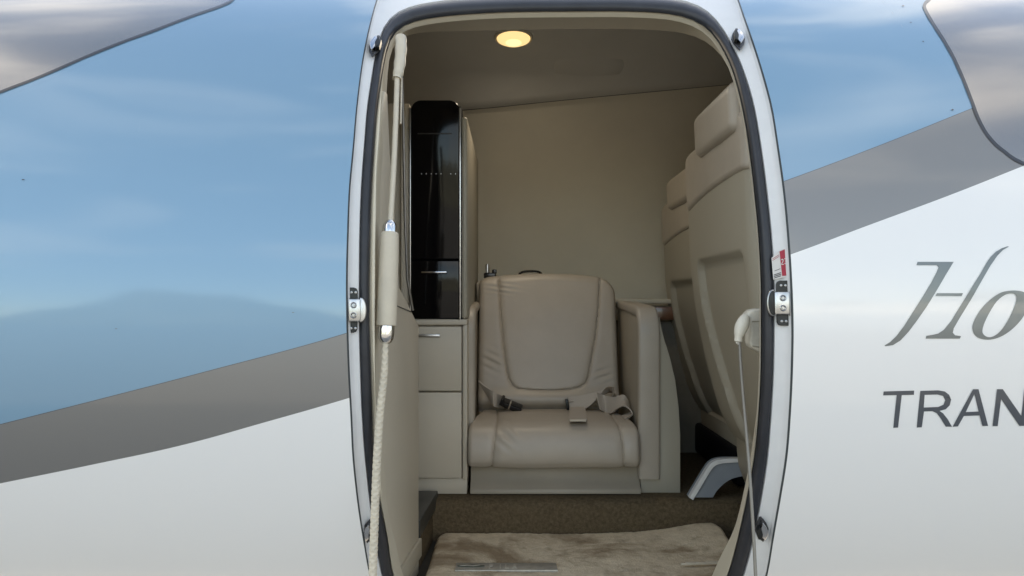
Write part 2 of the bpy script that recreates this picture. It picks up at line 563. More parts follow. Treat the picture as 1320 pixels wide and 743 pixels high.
def hull(name, loop, rad, x_lo, x_hi, m, parent, taper=True):
    """tube with the doorway cut out on the near side and windows on the far side; exact normals"""
    verts, norms, faces = [], [], []
    def shape(x):
        if not taper: return 1.0, 0.0
        if x < -2.2:
            t = min(1, (-2.2 - x) / 3.0)
            return sqrt(max(0.0004, 1 - t * t)), -0.16 * t * t
        if x > 4.5:
            t = min(1, (x - 4.5) / 5.0)
            return 1 - 0.80 * t * t, 0.55 * t * t
        return 1.0, 0.0
    def add(x, th):
        s, dz = shape(x)
        p = cyl_pt(x, th, rad * s) + Vector((0, 0, dz))
        verts.append(p)
        nx = 0.0
        if taper and (x < -2.2 or x > 4.5):
            e = 0.01
            nx = -(shape(x + e)[0] - shape(x - e)[0]) / (2 * e) * rad
        norms.append(Vector((nx, -cos(th), sin(th))).normalized())
        return len(verts) - 1
    bx0, bx1, t0, t1 = -0.62, 0.72, -1.25, 1.22
    # patch around the doorway
    n = len(loop)
    K = 14
    ids = []
    for a, r in loop:
        ca, sa = cos(a), sin(a)
        rr = []
        if ca > 1e-9: rr.append((bx1 - XC) / ca)
        if ca < -1e-9: rr.append((bx0 - XC) / ca)
        if sa > 1e-9: rr.append((t1 - TC) * R / sa)
        if sa < -1e-9: rr.append((t0 - TC) * R / sa)
        rm = min(rr)
        ids.append([add(XC + ca * (r + (rm - r) * k / K), TC + sa * (r + (rm - r) * k / K) / R) for k in range(K + 1)])
    for i in range(n):
        j = (i + 1) % n
        for k in range(K):
            faces.append((ids[i][k], ids[i][k + 1], ids[j][k + 1], ids[j][k]))
    # corner slivers between the last ring and the box corners
    for cx, ct in ((bx0, t0), (bx0, t1), (bx1, t0), (bx1, t1)):
        ac = atan2((ct - TC) * R, cx - XC)
        i = int((ac + pi) / (2 * pi) * n) % n
        c = add(cx, ct)
        faces.append((ids[i][K], c, ids[(i + 1) % n][K]))
    # the rest as a grid
    xs = sorted(set([round(x_lo + (x_hi - x_lo) * i / 70, 4) for i in range(71)] + [bx0, bx1] + [round(w + s * WIN_HW, 4) for w in WIN_X + WIN_NEAR for s in (-1, 1)]))
    xs2 = [xs[0]]
    for x in xs[1:]:
        if x - xs2[-1] > 1e-4: xs2.append(x)
    ths = sorted(set([t0 + (t1 - t0) * i / 40 for i in range(41)] + [t1 + (2 * pi - (t1 - t0)) * i / 60 for i in range(61)] + [WIN_LO, WIN_HI, pi - WIN_LO, pi - WIN_HI]))
    gid = {}
    def g(i, j):
        j2 = j if j < len(ths) - 1 else 0
        if (i, j2) not in gid: gid[(i, j2)] = add(xs2[i], ths[j2])
        return gid[(i, j2)]
    for i in range(len(xs2) - 1):
        xm = (xs2[i] + xs2[i + 1]) / 2
        for j in range(len(ths) - 1):
            tm = (ths[j] + ths[j + 1]) / 2
            if bx0 < xm < bx1 and t0 < tm < t1: continue
            if WIN_LO < tm < WIN_HI and any(abs(xm - w) < WIN_HW for w in WIN_X): continue
            if pi - WIN_HI < tm < pi - WIN_LO and any(abs(xm - w) < WIN_HW for w in WIN_NEAR): continue
            faces.append((g(i, j), g(i + 1, j), g(i + 1, j + 1), g(i, j + 1)))
    me = bpy.data.meshes.new(name)
    me.from_pydata([tuple(p) for p in verts], [], faces)
    me.update()
    me.polygons.foreach_set('use_smooth', [True] * len(me.polygons))
    o = link(name, me, m, parent)
    # consistent outward faces
    bm = bmesh.new(); bm.from_mesh(me); bm.verts.ensure_lookup_table()
    flip = [f for f in bm.faces if f.normal.dot(sum((norms[v.index] for v in f.verts), Vector())) < 0]
    bmesh.ops.reverse_faces(bm, faces=flip)
    bm.to_mesh(me); bm.free()
    me.normals_split_custom_set_from_vertices([tuple(q) for q in norms])
    return o

# --- livery: boundaries of the stripe as height over length, measured on the skin
def bound(pts):
    out = []
    for px, py in pts:
        x, th = cyl_hit(px, py, R)
        out.append((x, Z0 + R * sin(th)))
    return out
UP = bound([(0, 547), (130, 514), (261, 480), (449, 428.5), (1012, 233), (1134.6, 187), (1252.5, 139.7), (1320, 113)])
LOW = bound([(0, 623.5), (120, 599), (235, 574), (340, 545), (449, 513.5), (1020, 328), (1111, 293.8), (1229, 250), (1320, 213.8)])

def livery():
    m = bpy.data.materials.new('livery_paint')
    m.use_nodes = True
    n, l = m.node_tree.nodes, m.node_tree.links
    b = n['Principled BSDF']
    t = n.new('ShaderNodeTexCoord')
    sp = n.new('ShaderNodeSeparateXYZ')
    l.new(t.outputs['Object'], sp.inputs[0])
    X0, X1, ZA, ZB = -2.0, 2.0, -1.2, 1.2
    mr = n.new('ShaderNodeMapRange')
    mr.inputs['From Min'].default_value = X0
    mr.inputs['From Max'].default_value = X1
    l.new(sp.outputs['X'], mr.inputs['Value'])
    def curve(pts):
        fc = n.new('ShaderNodeFloatCurve')
        c = fc.mapping.curves[0]
        (xa, za), (xb, zb) = pts[0], pts[1]
        (xc, zc), (xd, zd) = pts[-2], pts[-1]
        ext = [(X0, za + (X0 - xa) * (zb - za) / (xb - xa))] + pts + [(X1, zd + 1.0 * (X1 - xd) * (zd - zc) / (xd - xc))]
        q = [((x - X0) / (X1 - X0), min(1, max(0, (z - ZA) / (ZB - ZA)))) for x, z in ext]
        c.points[0].location = q[0]
        c.points[1].location = q[-1]
        for p in q[1:-1]:
            c.points.new(*p)
        for p in c.points: p.handle_type = 'AUTO'
        fc.mapping.update()
        l.new(mr.outputs['Result'], fc.inputs['Value'])
        k = n.new('ShaderNodeMapRange')
        k.inputs['To Min'].default_value = ZA
        k.inputs['To Max'].default_value = ZB
        l.new(fc.outputs['Value'], k.inputs['Value'])
        d_ = n.new('ShaderNodeMath'); d_.operation = 'SUBTRACT'
        l.new(sp.outputs['Z'], d_.inputs[0])
        l.new(k.outputs['Result'], d_.inputs[1])
        return d_.outputs[0]
    du, dl = curve(UP), curve(LOW)
    def gt(s, v):
        g_ = n.new('ShaderNodeMath'); g_.operation = 'GREATER_THAN'
        l.new(s, g_.inputs[0]); g_.inputs[1].default_value = v
        return g_.outputs[0]
    def mixc(fac, a, bcol):
        k = n.new('ShaderNodeMix'); k.data_type = 'RGBA'
        l.new(fac, k.inputs[0])
        if isinstance(a, tuple): k.inputs[6].default_value = (*a, 1)
        else: l.new(a, k.inputs[6])
        if isinstance(bcol, tuple): k.inputs[7].default_value = (*bcol, 1)
        else: l.new(bcol, k.inputs[7])
        return k.outputs[2]
    def mixf(fac, a, bv):
        k = n.new('ShaderNodeMix'); k.data_type = 'FLOAT'
        l.new(fac, k.inputs[0])
        if isinstance(a, float): k.inputs[2].default_value = a
        else: l.new(a, k.inputs[2])
        k.inputs[3].default_value = bv
        return k.outputs[0]
    g_low, g_up = gt(dl, 0.0), gt(du, 0.0)
    e_up = gt(du, -0.0012)
    WHITE, GREY, EDGE, BLUE = (0.81, 0.805, 0.80), (0.235, 0.232, 0.228), (0.12, 0.14, 0.15), (0.19, 0.342, 0.475)
    col = mixc(g_low, WHITE, GREY)
    col = mixc(e_up, col, EDGE)
    col = mixc(g_up, col, BLUE)
    met = mixf(g_low, 0.0, 0.6)
    met = mixf(g_up, met, 0.3)
    rg = mixf(g_low, 0.35, 0.5)
    rg = mixf(g_up, rg, 0.5)
    l.new(col, b.inputs['Base Color'])
    l.new(met, b.inputs['Metallic'])
    l.new(rg, b.inputs['Roughness'])
    b.inputs['Coat Weight'].default_value = 1.0
    b.inputs['Coat Roughness'].default_value = 0.085
    # very faint waviness of the sheet metal and orange peel of the clear coat
    k = n.new('ShaderNodeTexNoise')
    k.inputs['Scale'].default_value = 3.5
    k.inputs['Detail'].default_value = 2
    bp = n.new('ShaderNodeBump')
    bp.inputs['Strength'].default_value = 0.35
    bp.inputs['Distance'].default_value = 0.003
    l.new(t.outputs['Object'], k.inputs['Vector'])
    l.new(k.outputs['Fac'], bp.inputs['Height'])
    l.new(bp.outputs['Normal'], b.inputs['Coat Normal'])
    return m
M['livery'] = livery()

# ------------------------------------------------------------------ surroundings
def ground():
    bm = bmesh.new()
    bmesh.ops.create_circle(bm, cap_ends=True, radius=15000, segments=64)
    for v in bm.verts: v.co.z = -EYE
    m = mat('apron_concrete', (0.215, 0.205, 0.19), 0.85, bump=(60, 0.3, 0.01), vary=(0.35, 0.15))
    o = from_bm('ground', bm, m, None, smooth=False)
    tag(o, 'grey concrete airport apron around the airplane', kind='structure')
ground()

def hills():
    v, f = [], []
    N = 220
    for i in range(N + 1):
        a = 2 * pi * i / N
        for k, (d_, s) in enumerate(((3200, 0.0), (3700, 0.45), (4300, 1.0), (5200, 0.0))):
            h = (0.5 + 1.0 * noise.noise(Vector((cos(a) * 4.6, sin(a) * 4.6, k * 0.3))) + 0.45 * noise.noise(Vector((cos(a) * 14, sin(a) * 14, 3)))) * 640
            v.append(Vector((d_ * cos(a), d_ * sin(a), -EYE - 4 + s * max(h, 60))))
    for i in range(N):
        for k in range(3):
            f.append((i * 4 + k, i * 4 + k + 1, (i + 1) * 4 + k + 1, (i + 1) * 4 + k))
    m = mat('distant_hills', (0.20, 0.205, 0.165), 0.95, vary=(0.004, 0.3))
    o = from_py('hills', v, f, m)
    tag(o, 'distant dark hills round the airfield, mirrored in the paint', kind='structure')
hills()

def hangar():
    t = thing('hangar', 'long white hangar across the apron mirrored in the white paint', 'hangar', (38, -62, -EYE))
    bm = bmesh.new()
    prism(bm, [(18, -EYE), (18, 5.2), (38, 7.6), (58, 5.2), (58, -EYE)], 'y', -90, -62)
    from_bm('wall', bm, M['hangar_wall'], t, smooth=False)
    for k in range(5):
        bm = bmesh.new()
        bx(bm, (21 + k * 7, -61.98, -EYE + 0.05), (27.6 + k * 7, -61.7, 3.6), 0.02)
        from_bm('door_panel', bm, M['hangar_door'], t)
hangar()

# ------------------------------------------------------------------ airplane
plane = thing('airplane', 'white, grey and light blue airplane fuselage with open oval passenger doorway', 'airplane', (0, 0, 0))
BASE[plane] = Vector((0, 0, 0))
hull('fuselage_skin', L_SKIN, R, -5.2, 9.5, M['livery'], plane)
# door edge gasket, frame, seal and lining
n_ = len(L_SKIN)
sk0 = ring3(L_SKIN, R)
sk1 = ring3(L_SKIN, R - 0.002, 0.0016)
sk2 = ring3(L_SKIN, R - 0.0045, 0.0022)
loft('edge_gasket', [ring3(L_SKIN, R - 0.0005, -0.0002), sk1, sk2], M['gasket'], plane, angle=80)
def blend(A, B, t): return [[a, r * (1 - t) + B[i][1] * t] for i, (a, r) in enumerate(A)]
fr = [sk2, ring3(L_SKIN, R - 0.0125, 0.0048), ring3(blend(L_SKIN, L_SO, 0.45), R - 0.0155), ring3(blend(L_SKIN, L_SO, 0.62), R - 0.0175), ring3(L_SO, R - 0.0195), ring3(L_SO, R - 0.045, 0.004)]
loft('door_frame', fr, M['frame_paint'], plane, angle=50)
# seal: half-round rubber bulb between the two measured outlines
rings = []
for k in range(9):
    a = pi * k / 8
    t = 0.5 - 0.5 * cos(a)
    lp = blend(L_SO, L_SI, t)
    rings.append(ring3(lp, R - 0.029 + 0.011 * sin(a) ** 0.8))
rings.insert(0, ring3(L_SO, R - 0.046))
rings.append(ring3(L_SI, R - 0.0335, -0.0004))
loft('door_seal', rings, M['rubber'], plane, angle=80)
# lining return from the seal into the cabin
rings = [ring3(L_SI, R - 0.046, -0.001), ring3(L_SI, R - 0.034, 0.0010), ring3(L_SI, R - 0.0335, 0.0026)]
for t in (0.12, 0.35, 0.6, 0.8, 0.93, 1.0):
    lp = blend(L_SI, L_L2, t)
    rings.append(ring3(lp, (R - 0.035) * (1 - t) + RL * t, 0.003 * (1 - t)))
rings.append(ring3(L_L2, RI))
loft('door_lining', rings, M['lining'], plane, angle=60)
hull('cabin_wall', L_L2, RI, -2.0, 4.4, M['lining_dark'], plane, taper=False)
for x_, nm in ((-2.0, 'forward_bulkhead'), (4.4, 'aft_bulkhead')):
    bm = bmesh.new()
    bmesh.ops.create_circle(bm, cap_ends=True, radius=RI + 0.02, segments=48, matrix=Matrix.Translation((x_, YC, Z0)) @ Matrix.Rotation(pi / 2, 4, 'Y'))
    from_bm(nm, bm, M['lining'], plane, smooth=False)
# cabin windows of both sides
for w, lo_, hi_ in [(w, WIN_LO, WIN_HI) for w in WIN_X] + [(w, pi - WIN_HI, pi - WIN_LO) for w in WIN_NEAR]:
    bm = bmesh.new()
    def ringw(x, hw, lo, hi, rad):
        ths = [lo + (hi - lo) * k / 8 for k in range(9)]
        return [cyl_pt(x - hw, th, rad) for th in ths] + [cyl_pt(x + hw, th, rad) for th in reversed(ths)]
    A = [bm.verts.new(p) for p in ringw(w, WIN_HW, lo_, hi_, R + 0.001)]
    B = [bm.verts.new(p) for p in ringw(w, WIN_HW, lo_, hi_, RI - 0.002)]
    for k in range(18): bm.faces.new([A[k], A[(k + 1) % 18], B[(k + 1) % 18], B[k]])
    fo = from_bm('window', bm, M['lining'], plane, smooth=False)
    bm = bmesh.new()
    ths = [lo_ + (hi_ - lo_) * k / 8 for k in range(9)]
    vv = [[bm.verts.new(cyl_pt(w + s * WIN_HW, th, R - 0.01)) for s in (-1, 1)] for th in ths]
    for a_, b_ in zip(vv, vv[1:]): bm.faces.new([a_[0], a_[1], b_[1], b_[0]])
    from_bm('pane', bm, M['glass'], fo)

# ceiling panel with a lip along the wall seam
def ceiling():
    pts = [(560, 143), (600, 140), (640, 136.5), (700, 130), (770, 123), (850, 115.5), (940, 107), (975, 104)]
    seam = []
    for px, py in pts:
        x, th = cyl_hit(px, py, RI, near=False)
        seam.append((x, th % (2 * pi)))
    def th_at(x):
        if x <= seam[0][0]: return seam[0][1]
        for (xa, ta), (xb, tb) in zip(seam, seam[1:]):
            if x <= xb: return ta + (tb - ta) * (x - xa) / (xb - xa)
        return seam[-1][1]
    near = 0.985
    xs = [-1.95 + 6.3 * i / 120 for i in range(121)]
    v, f = [], []
    nt = 26
    for x in xs:
        te = th_at(x)
        row = [(te, RI + 0.004), (te, RI - 0.006), (te - 0.006, RI - 0.010)] + [(te - 0.006 - (te - 0.006 - near) * k / nt, RI - 0.010) for k in range(1, nt + 1)]
        for th, r in row: v.append(cyl_pt(x, th, r))
    w = nt + 3
    for i in range(len(xs) - 1):
        for k in range(w - 1):
            f.append((i * w + k, (i + 1) * w + k, (i + 1) * w + k + 1, i * w + k + 1))
    from_py('ceiling_panel', v, f, M['ceiling'], plane)
    bm = bmesh.new()
    tube(bm, [cyl_pt(x, th_at(x) + 0.001, RI - 0.002) for x in xs[:90]], 0.0042, 8)
    from_bm('ceiling_seam', bm, M['dark_grey'], plane)
ceiling()

def ceiling_frame(px, py):
    """matrix at a point of the ceiling panel, local z pointing down into the cabin"""
    x, th = cyl_hit(px, py, RI - 0.010, near=False)
    p = cyl_pt(x, th, RI - 0.010)
    nrm = Vector((0, cos(th), -sin(th))).normalized()
    ex = Vector((1, 0, 0))
    ey = nrm.cross(ex)
    return Matrix(((ex.x, ey.x, nrm.x, p.x), (ex.y, ey.y, nrm.y, p.y), (ex.z, ey.z, nrm.z, p.z), (0, 0, 0, 1)))

m4 = ceiling_frame(759, 86)
bm = bmesh.new()
lathe(bm, [(0.104, -0.03), (0.104, -0.0002), (0.1025, 0.0009), (0.05, 0.0014), (0, 0.0014)], m4, 48)
from_bm('access_panel', bm, M['ceiling'], plane)
m4 = ceiling_frame(662, 48)
lamp = thing('ceiling_light', 'round warm glowing dome light in the cabin ceiling above the seat', 'ceiling light', m4.translation)
bm = bmesh.new()
lathe(bm, [(0.054, -0.004), (0.054, 0.004), (0.051, 0.007), (0.047, 0.006), (0.045, 0.002)], m4, 40)
from_bm('bezel', bm, M['bezel'], lamp)
bm = bmesh.new()
lathe(bm, [(0.0465, 0.003), (0.045, 0.008), (0.034, 0.014), (0.018, 0.018), (0, 0.019)], m4, 40)
from_bm('lens', bm, M['lens'], lamp)
bm = bmesh.new()
lathe(bm, [(0.022, 0.0172), (0.020, 0.0186), (0.010, 0.0198), (0, 0.0202)], m4, 32)
from_bm('bulb_cover', bm, M['lens_core'], lamp)
bulb = bpy.data.lights.new('dome_bulb', 'AREA')
bulb.shape = 'DISK'
bulb.size = 0.085
bulb.energy = 0.44
bulb.color = (1.0, 0.95, 0.87)
bo = bpy.data.objects.new('dome_bulb', bulb)
COL.objects.link(bo)
bo.parent = lamp
bo.matrix_local = Matrix.Translation(m4.to_3x3() @ Vector((0, 0, 0.022))) @ m4.to_3x3().to_4x4() @ Matrix.Rotation(pi, 4, 'X')

# cabin floor, riser and lower entry step
FL, ST = -0.500, -0.600
def floor_parts():
    # profile across: cabin floor, rounded nose, riser down to the step
    prof = [(2.75, FL), (2.2, FL), (1.975, FL), (1.955, FL - 0.003), (1.943, FL - 0.012), (1.937, FL - 0.03), (1.934, FL - 0.07), (1.934, ST - 0.005)]
    xs = [-1.9 + 6.2 * i / 130 for i in range(131)]
    v, f = [], []
    w = len(prof)
    for x in xs:
        for (y, z) in prof:
            wob = 0.003 * noise.noise(Vector((x * 6, y * 5, z * 9)))
            v.append(Vector((x, y + wob, z + wob * 0.5)))
    for i in range(len(xs) - 1):
        for k in range(w - 1):
            f.append((i * w + k, (i + 1) * w + k, (i + 1) * w + k + 1, i * w + k + 1))
    from_py('cabin_floor', v, f, M['carpet'], plane, angle=70)
    bm = bmesh.new()
    bx(bm, (-0.26, 1.36, ST - 0.03), (0.62, 1.97, ST))
    from_bm('entry_step', bm, M['dark_grey'], plane, smooth=False)
    bm = bmesh.new()    # side floor aft of the entry well
    bx(bm, (0.56, 1.42, FL - 0.12), (4.3, 1.93, FL - 0.004))
    from_bm('side_floor', bm, M['carpet'], plane, smooth=False)
floor_parts()

# forward partition panel beside the doorway
def partition():
    t = thing('partition_panel', 'beige forward partition panel just inside the doorway on the left', 'partition', (-0.25, 1.6, ST))
    # the panel turns inwards a little: local (distance along the panel, height) -> world
    def w2(D, z, off=0.0):
        return Vector((-0.235 + 0.0775 * (D - 1.3) + off, D, z))
    def sheet(name, poly, oa, ob, m, bev=0.0):
        bm = bmesh.new()
        prism(bm, poly, 'x', oa, ob, bev, 2)
        for v in bm.verts: v.co = w2(v.co.y, v.co.z, v.co.x)
        return from_bm(name, bm, m, t)
    poly = [(1.49, -0.60), (1.70, -0.60), (1.70, -0.056), (1.60, -0.012), (1.509, 0.0257), (1.487, 0.10), (1.463, 0.20), (1.432, 0.268), (1.412, 0.376), (1.395, 0.376), (1.358, 0.3), (1.313, 0.2), (1.290, 0.1), (1.278, -0.05), (1.293, -0.2), (1.323, -0.3), (1.373, -0.42), (1.44, -0.52)]
    sheet('panel', poly, -0.017, 0.0, M['cabinet'], 0.004)
    sheet('seam', [(1.29, 0.010), (1.62, -0.024), (1.62, -0.0262), (1.29, 0.0078)], -0.001, 0.0007, M['dark_grey'])
    sheet('baseboard', [(1.47, -0.56), (1.698, -0.56), (1.698, -0.521), (1.45, -0.521)], -0.001, 0.007, M['shell'], 0.002)
partition()

# dark ledge on the left of the entry well
def ledge():
    t = thing('step_ledge', 'dark grey ledge low on the left between partition and carpet riser', 'ledge', (-0.22, 1.86, ST))
    bm = bmesh.new()
    prism(bm, [(-0.25, 1.707), (-0.2025, 1.707), (-0.189, 1.975), (-0.25, 1.975)], 'z', -0.525, -0.485, 0.003, 2)
    from_bm('top_slab', bm, M['dark_grey'], t)
    bm = bmesh.new()
    prism(bm, [(-0.25, 1.74), (-0.206, 1.74), (-0.197, 1.93), (-0.25, 1.93)], 'z', ST + 0.001, -0.5252)
    from_bm('side_panel', bm, M['carpet'], t, smooth=False)
ledge()

# ------------------------------------------------------------------ storage cabinet
def cabinet():
    t = thing('storage_cabinet', 'tall cream storage cabinet with black glossy upper niche, left of the seat', 'cabinet', (-0.2, 2.2, FL))
    XL, XR, Y0, Y1 = -0.335, -0.114, 1.985, 2.62
    nx0, nx1, nz0, nz1 = -0.262, -0.1305, -0.050, 0.512      # niche opening
    bm = bmesh.new()     # carcass round the niche: sides, top, middle rail, lower body
    bx(bm, (XL, Y0 + 0.006, nz0), (nx0 - 0.0005, Y1, 0.505), 0.004)
    bx(bm, (XL + 0.001, Y0 + 0.001, -0.064), (XR - 0.001, Y1 - 0.002, nz0 + 0.0005), 0.002)
    bx(bm, (-0.126, Y0 + 0.0015, -0.459), (XR - 0.0005, Y1 - 0.004, -0.0645), 0.002)
    bx(bm, (XL + 0.002, Y0 + 0.02, -0.458), (-0.127, Y1 - 0.005, -0.065), 0.0)
    bx(bm, (XL + 0.003, Y0 + 0.012, FL + 0.001), (XR - 0.002, Y1 - 0.006, -0.4585), 0.001)
    from_bm('carcass', bm, M['cabinet'], t)
    bm = bmesh.new()
    bx(bm, (nx1, Y0 + 0.0005, nz0 + 0.001), (XR, Y1 - 0.001, 0.47), 0.008, 3)
    from_bm('side_stile', bm, M['shell'], t)
    for (za, zb) in ((-0.2325, -0.068), (-0.4555, -0.2365)):
        bm = bmesh.new()
        bx(bm, (XL + 0.004, Y0 - 0.001, za), (-0.129, Y0 + 0.0195, zb), 0.002)
        d_ = from_bm('drawer', bm, M['cabinet'], t)
        if za > -0.24:
            bm = bmesh.new()
            bx(bm, (-0.250, Y0 - 0.007, -0.0945), (-0.184, Y0 - 0.0008, -0.0875), 0.002)
            from_bm('handle', bm, M['steel'], d_)
    # flush black glossy front: tall upper door and lower door, rounded upper corners
    def rtop(xa, xb, za, zb, r):
        return [(xa, za), (xb, za)] + [(xb - r + r * cos(a), zb - r + r * sin(a)) for a in [pi / 2 * k / 7 for k in range(8)]] + [(xa + r - r * sin(a), zb - r + r * cos(a)) for a in [pi / 2 * k / 7 for k in range(8)]]
    bm = bmesh.new()
    bx(bm, (nx0 + 0.001, Y0 + 0.02, nz0 + 0.001), (nx1 - 0.001, Y1 - 0.01, 0.500))
    from_bm('black_body', bm, M['black_matt'], t, smooth=False)
    bm = bmesh.new()
    prism(bm, rtop(nx0 + 0.003, nx1 - 0.004, 0.1045, nz1, 0.026), 'y', Y0 + 0.001, Y0 + 0.0195, 0.003, 3)
    ud = from_bm('upper_door', bm, M['black'], t)
    bm = bmesh.new()
    bx(bm, (nx0 + 0.020, Y0 - 0.0005, 0.4245), (nx1 - 0.024, Y0 + 0.003, 0.4275), 0.001)
    from_bm('finger_slot', bm, M['dark_grey'], ud)
    for k in range(8):
        if k == 5: continue
        bm = bmesh.new()
        lathe(bm, [(0.0013, -0.003), (0.0013, 0.0008), (0, 0.001)], Matrix.Translation((nx0 + 0.030 + k * 0.0125, Y0 + 0.0012, 0.323)) @ Matrix.Rotation(pi / 2, 4, 'X'), 8)
        from_bm('stud', bm, M['screw'], ud)
    bm = bmesh.new()
    bx(bm, (nx0 + 0.003, Y0 + 0.001, nz0 + 0.002), (nx1 - 0.004, Y0 + 0.0195, 0.1015), 0.003, 3)
    d_ = from_bm('lower_door', bm, M['black'], t)
    bm = bmesh.new()
    bx(bm, (-0.232, Y0 - 0.010, 0.068), (-0.166, Y0 + 0.0018, 0.0735), 0.0025)
    from_bm('handle', bm, M['chrome'], d_)
    for x0, w in ((nx0 - 0.0005, 0.004), (nx1 - 0.0052, 0.0052)):
        bm = bmesh.new()
        bx(bm, (x0, Y0 - 0.004, nz0), (x0 + w, Y0 + 0.0035, nz1 - 0.02), 0.0015)
        from_bm('trim_strip', bm, M['steel'], t)
    # left outer edge strips of the tall cabinet
    for x0, y0, w, za, zb in ((-0.2825, 1.975, 0.004, -0.04, 0.58),):
        bm = bmesh.new()
        bx(bm, (x0, y0, za), (x0 + w, y0 + 0.012, zb), 0.0015)
        from_bm('edge_strip', bm, M['cream'], t)
cabinet()
# bright door-edge strip behind the partition
t_ = thing('door_edge_strip', 'thin vertical cream and steel strip behind the forward partition', 'trim strip', P(520, 420, 1.9))
bm = bmesh.new()
tube(bm, [P(517, 58, 1.66), P(519, 130, 1.72), P(521, 220, 1.78), P(522.5, 300, 1.82), P(525, 360, 1.86), P(532, 400, 1.9)], 0.0035, 8)
from_bm('strip', bm, M['steel'], t_)

# ------------------------------------------------------------------ small seat facing the doorway
def lav_seat():
    t = thing('cabin_seat', 'beige leather single seat facing the open doorway, belt lying on its cushion', 'seat', (0.105, 2.2, FL))
    # backrest: front surface with pressed-in seam
    plane_D = lambda py: 2.3645 / (1 - 0.3 * (VY - py) / F)
    seam = []
    for px, py in [(643, 345), (643, 358), (645, 400), (648.5, 440), (652.5, 472), (656, 489), (661, 497), (668, 501), (685, 502.5), (710, 503), (735, 502), (748, 499), (755, 493.5), (758.5, 485), (763, 460), (767.5, 435), (771, 405), (773.5, 360), (773.5, 345)]:
        D = plane_D(py)
        seam.append(((px - VX) * D / F, (VY - py) * D / F))
    x0, x1, zb, zt = -0.101, 0.317, -0.33, 0.082
    nu, nv = 150, 150
    def xz(i, j):
        s, q = i / (nu - 1), j / (nv - 1)
        z = zb + (zt - zb) * q
        ztop = zt
        rl, rr = 0.022, 0.052
        ll = fillet(ztop - z, rl) if z > ztop - rl else 0
        lr = fillet(ztop - z, rr) if z > ztop - rr else 0
        xa, xb = x0 + ll, x1 - lr
        x = xa + (xb - xa) * s
        # crown of the top edge
        z2 = z - 0.016 * ((x - 0.1) / 0.21) ** 2 * sstep(0.3, 1.0, q)
        return x, z2, min(x - xa, xb - x), zt - z
    def front(i, j):
        x, z, dx, dz = xz(i, j)
        y = 2.3645 + 0.3 * z
        e = min(dx, dz)
        y += fillet(dx, 0.02) + fillet(dz, 0.025) * 0.8
        d_ = seg_dist((x, z), seam)
        y += 0.0065 * math.exp(-(d_ / 0.0022) ** 2) + 0.003 * math.exp(-(d_ / 0.009) ** 2)
        # pillow of the middle panel, slight roll along the bottom
        cx, cz = (x - 0.108) / 0.2, (z + 0.1) / 0.2
        y -= 0.010 * max(0, 1 - cx * cx * 0.8) * max(0, 1 - cz * cz * 0.6)
        y -= 0.013 * math.exp(-((z + 0.288) / 0.022) ** 2)
        y += 0.022 * sstep(-0.30, -0.33, z)
        # creases in the leather
        y += 0.0016 * noise.noise(Vector((x * 9, z * 14, 2.0)))
        wl = math.exp(-((x + 0.055) / 0.03) ** 2)
        y += 0.0022 * wl * sin((z * 1.0 + x * 0.45) * 260) * math.exp(-((z + 0.18) / 0.03) ** 2)
        y += 0.0018 * math.exp(-((x - 0.27) / 0.03) ** 2) * sin((z - x * 0.3) * 300) * math.exp(-((z + 0.22) / 0.03) ** 2)
        y += 0.0016 * math.exp(-((x + 0.03) / 0.05) ** 2) * sin(z * 420 + x * 60) * math.exp(-((z - 0.035) / 0.02) ** 2)
        return Vector((x, y, z))
    def back(i, j):
        x, z, dx, dz = xz(i, j)
        return Vector((x, 2.3645 + 0.3 * z + 0.09, z - 0.003))
    slab('backrest', front, back, nu, nv, M['leather'], t)
    # cushion: profile swept across
    prof = spline([(2.335, 0, -0.328), (2.27, 0, -0.322), (2.16, 0, -0.318), (2.07, 0, -0.319), (2.02, 0, -0.323), (1.988, 0, -0.334), (1.969, 0, -0.358), (1.962, 0, -0.392), (1.967, 0, -0.417), (1.99, 0, -0.428), (2.1, 0, -0.432), (2.33, 0, -0.432)], 110)
    cx0, cx1 = -0.113, 0.325
    nu, nv = 190, len(prof)
    ctr = Vector((2.15, 0, -0.37))
    sleft = lambda j: -0.046 + 0.006 * sin(j * 0.05)
    def cf(i, j):
        s = i / (nu - 1)
        # denser columns near the ends
        p = prof[j].copy()
        nar = 0.024 * sstep(1.99, 2.30, p.x)
        x = cx0 + nar + (cx1 - nar - cx0 - nar) * s
        a, b = prof[max(j - 1, 0)], prof[min(j + 1, nv - 1)]
        tn = Vector((b.x - a.x, 0, b.z - a.z)).normalized()
        nrm = Vector((tn.z, 0, -tn.x))
        if nrm.dot(p - ctr) < 0: nrm = -nrm
        d_ = min(x - cx0 - nar, cx1 - nar - x)
        inw = fillet(d_, 0.013)
        topness = sstep(-0.42, -0.31, p.z)
        g_ = 0
        for gx in (sleft(j), 0.281 - 0.005 * sin(j * 0.05)):
            g_ += 0.0045 * math.exp(-((x - gx) / 0.0022) ** 2) + 0.003 * math.exp(-((x - gx) / 0.012) ** 2)
        bow = 0.003 * (1 - ((x - 0.106) / 0.2) ** 2)
        g_ -= bow
        g_ += 0.0022 * noise.noise(Vector((x * 8, p.x * 9, p.z * 9)))
        # diagonal creases by the left seam
        g_ += 0.0022 * math.exp(-((x + 0.015) / 0.03) ** 2) * sin((p.z * 0.9 + x * 0.7) * 230) * math.exp(-((p.z + 0.345) / 0.03) ** 2) * (1 if p.x < 2.05 else 0)
        q = p - nrm * (inw + g_)
        return Vector((x, q.x, q.z))
    def cb(i, j):
        p = cf(i, j)
        return Vector((p.x, ctr.x + 0.1 + (p.y - ctr.x) * 0.3, -0.37 + (p.z + 0.37) * 0.3))
    slab('seat_cushion', cf, cb, nu, nv, M['leather'], t)
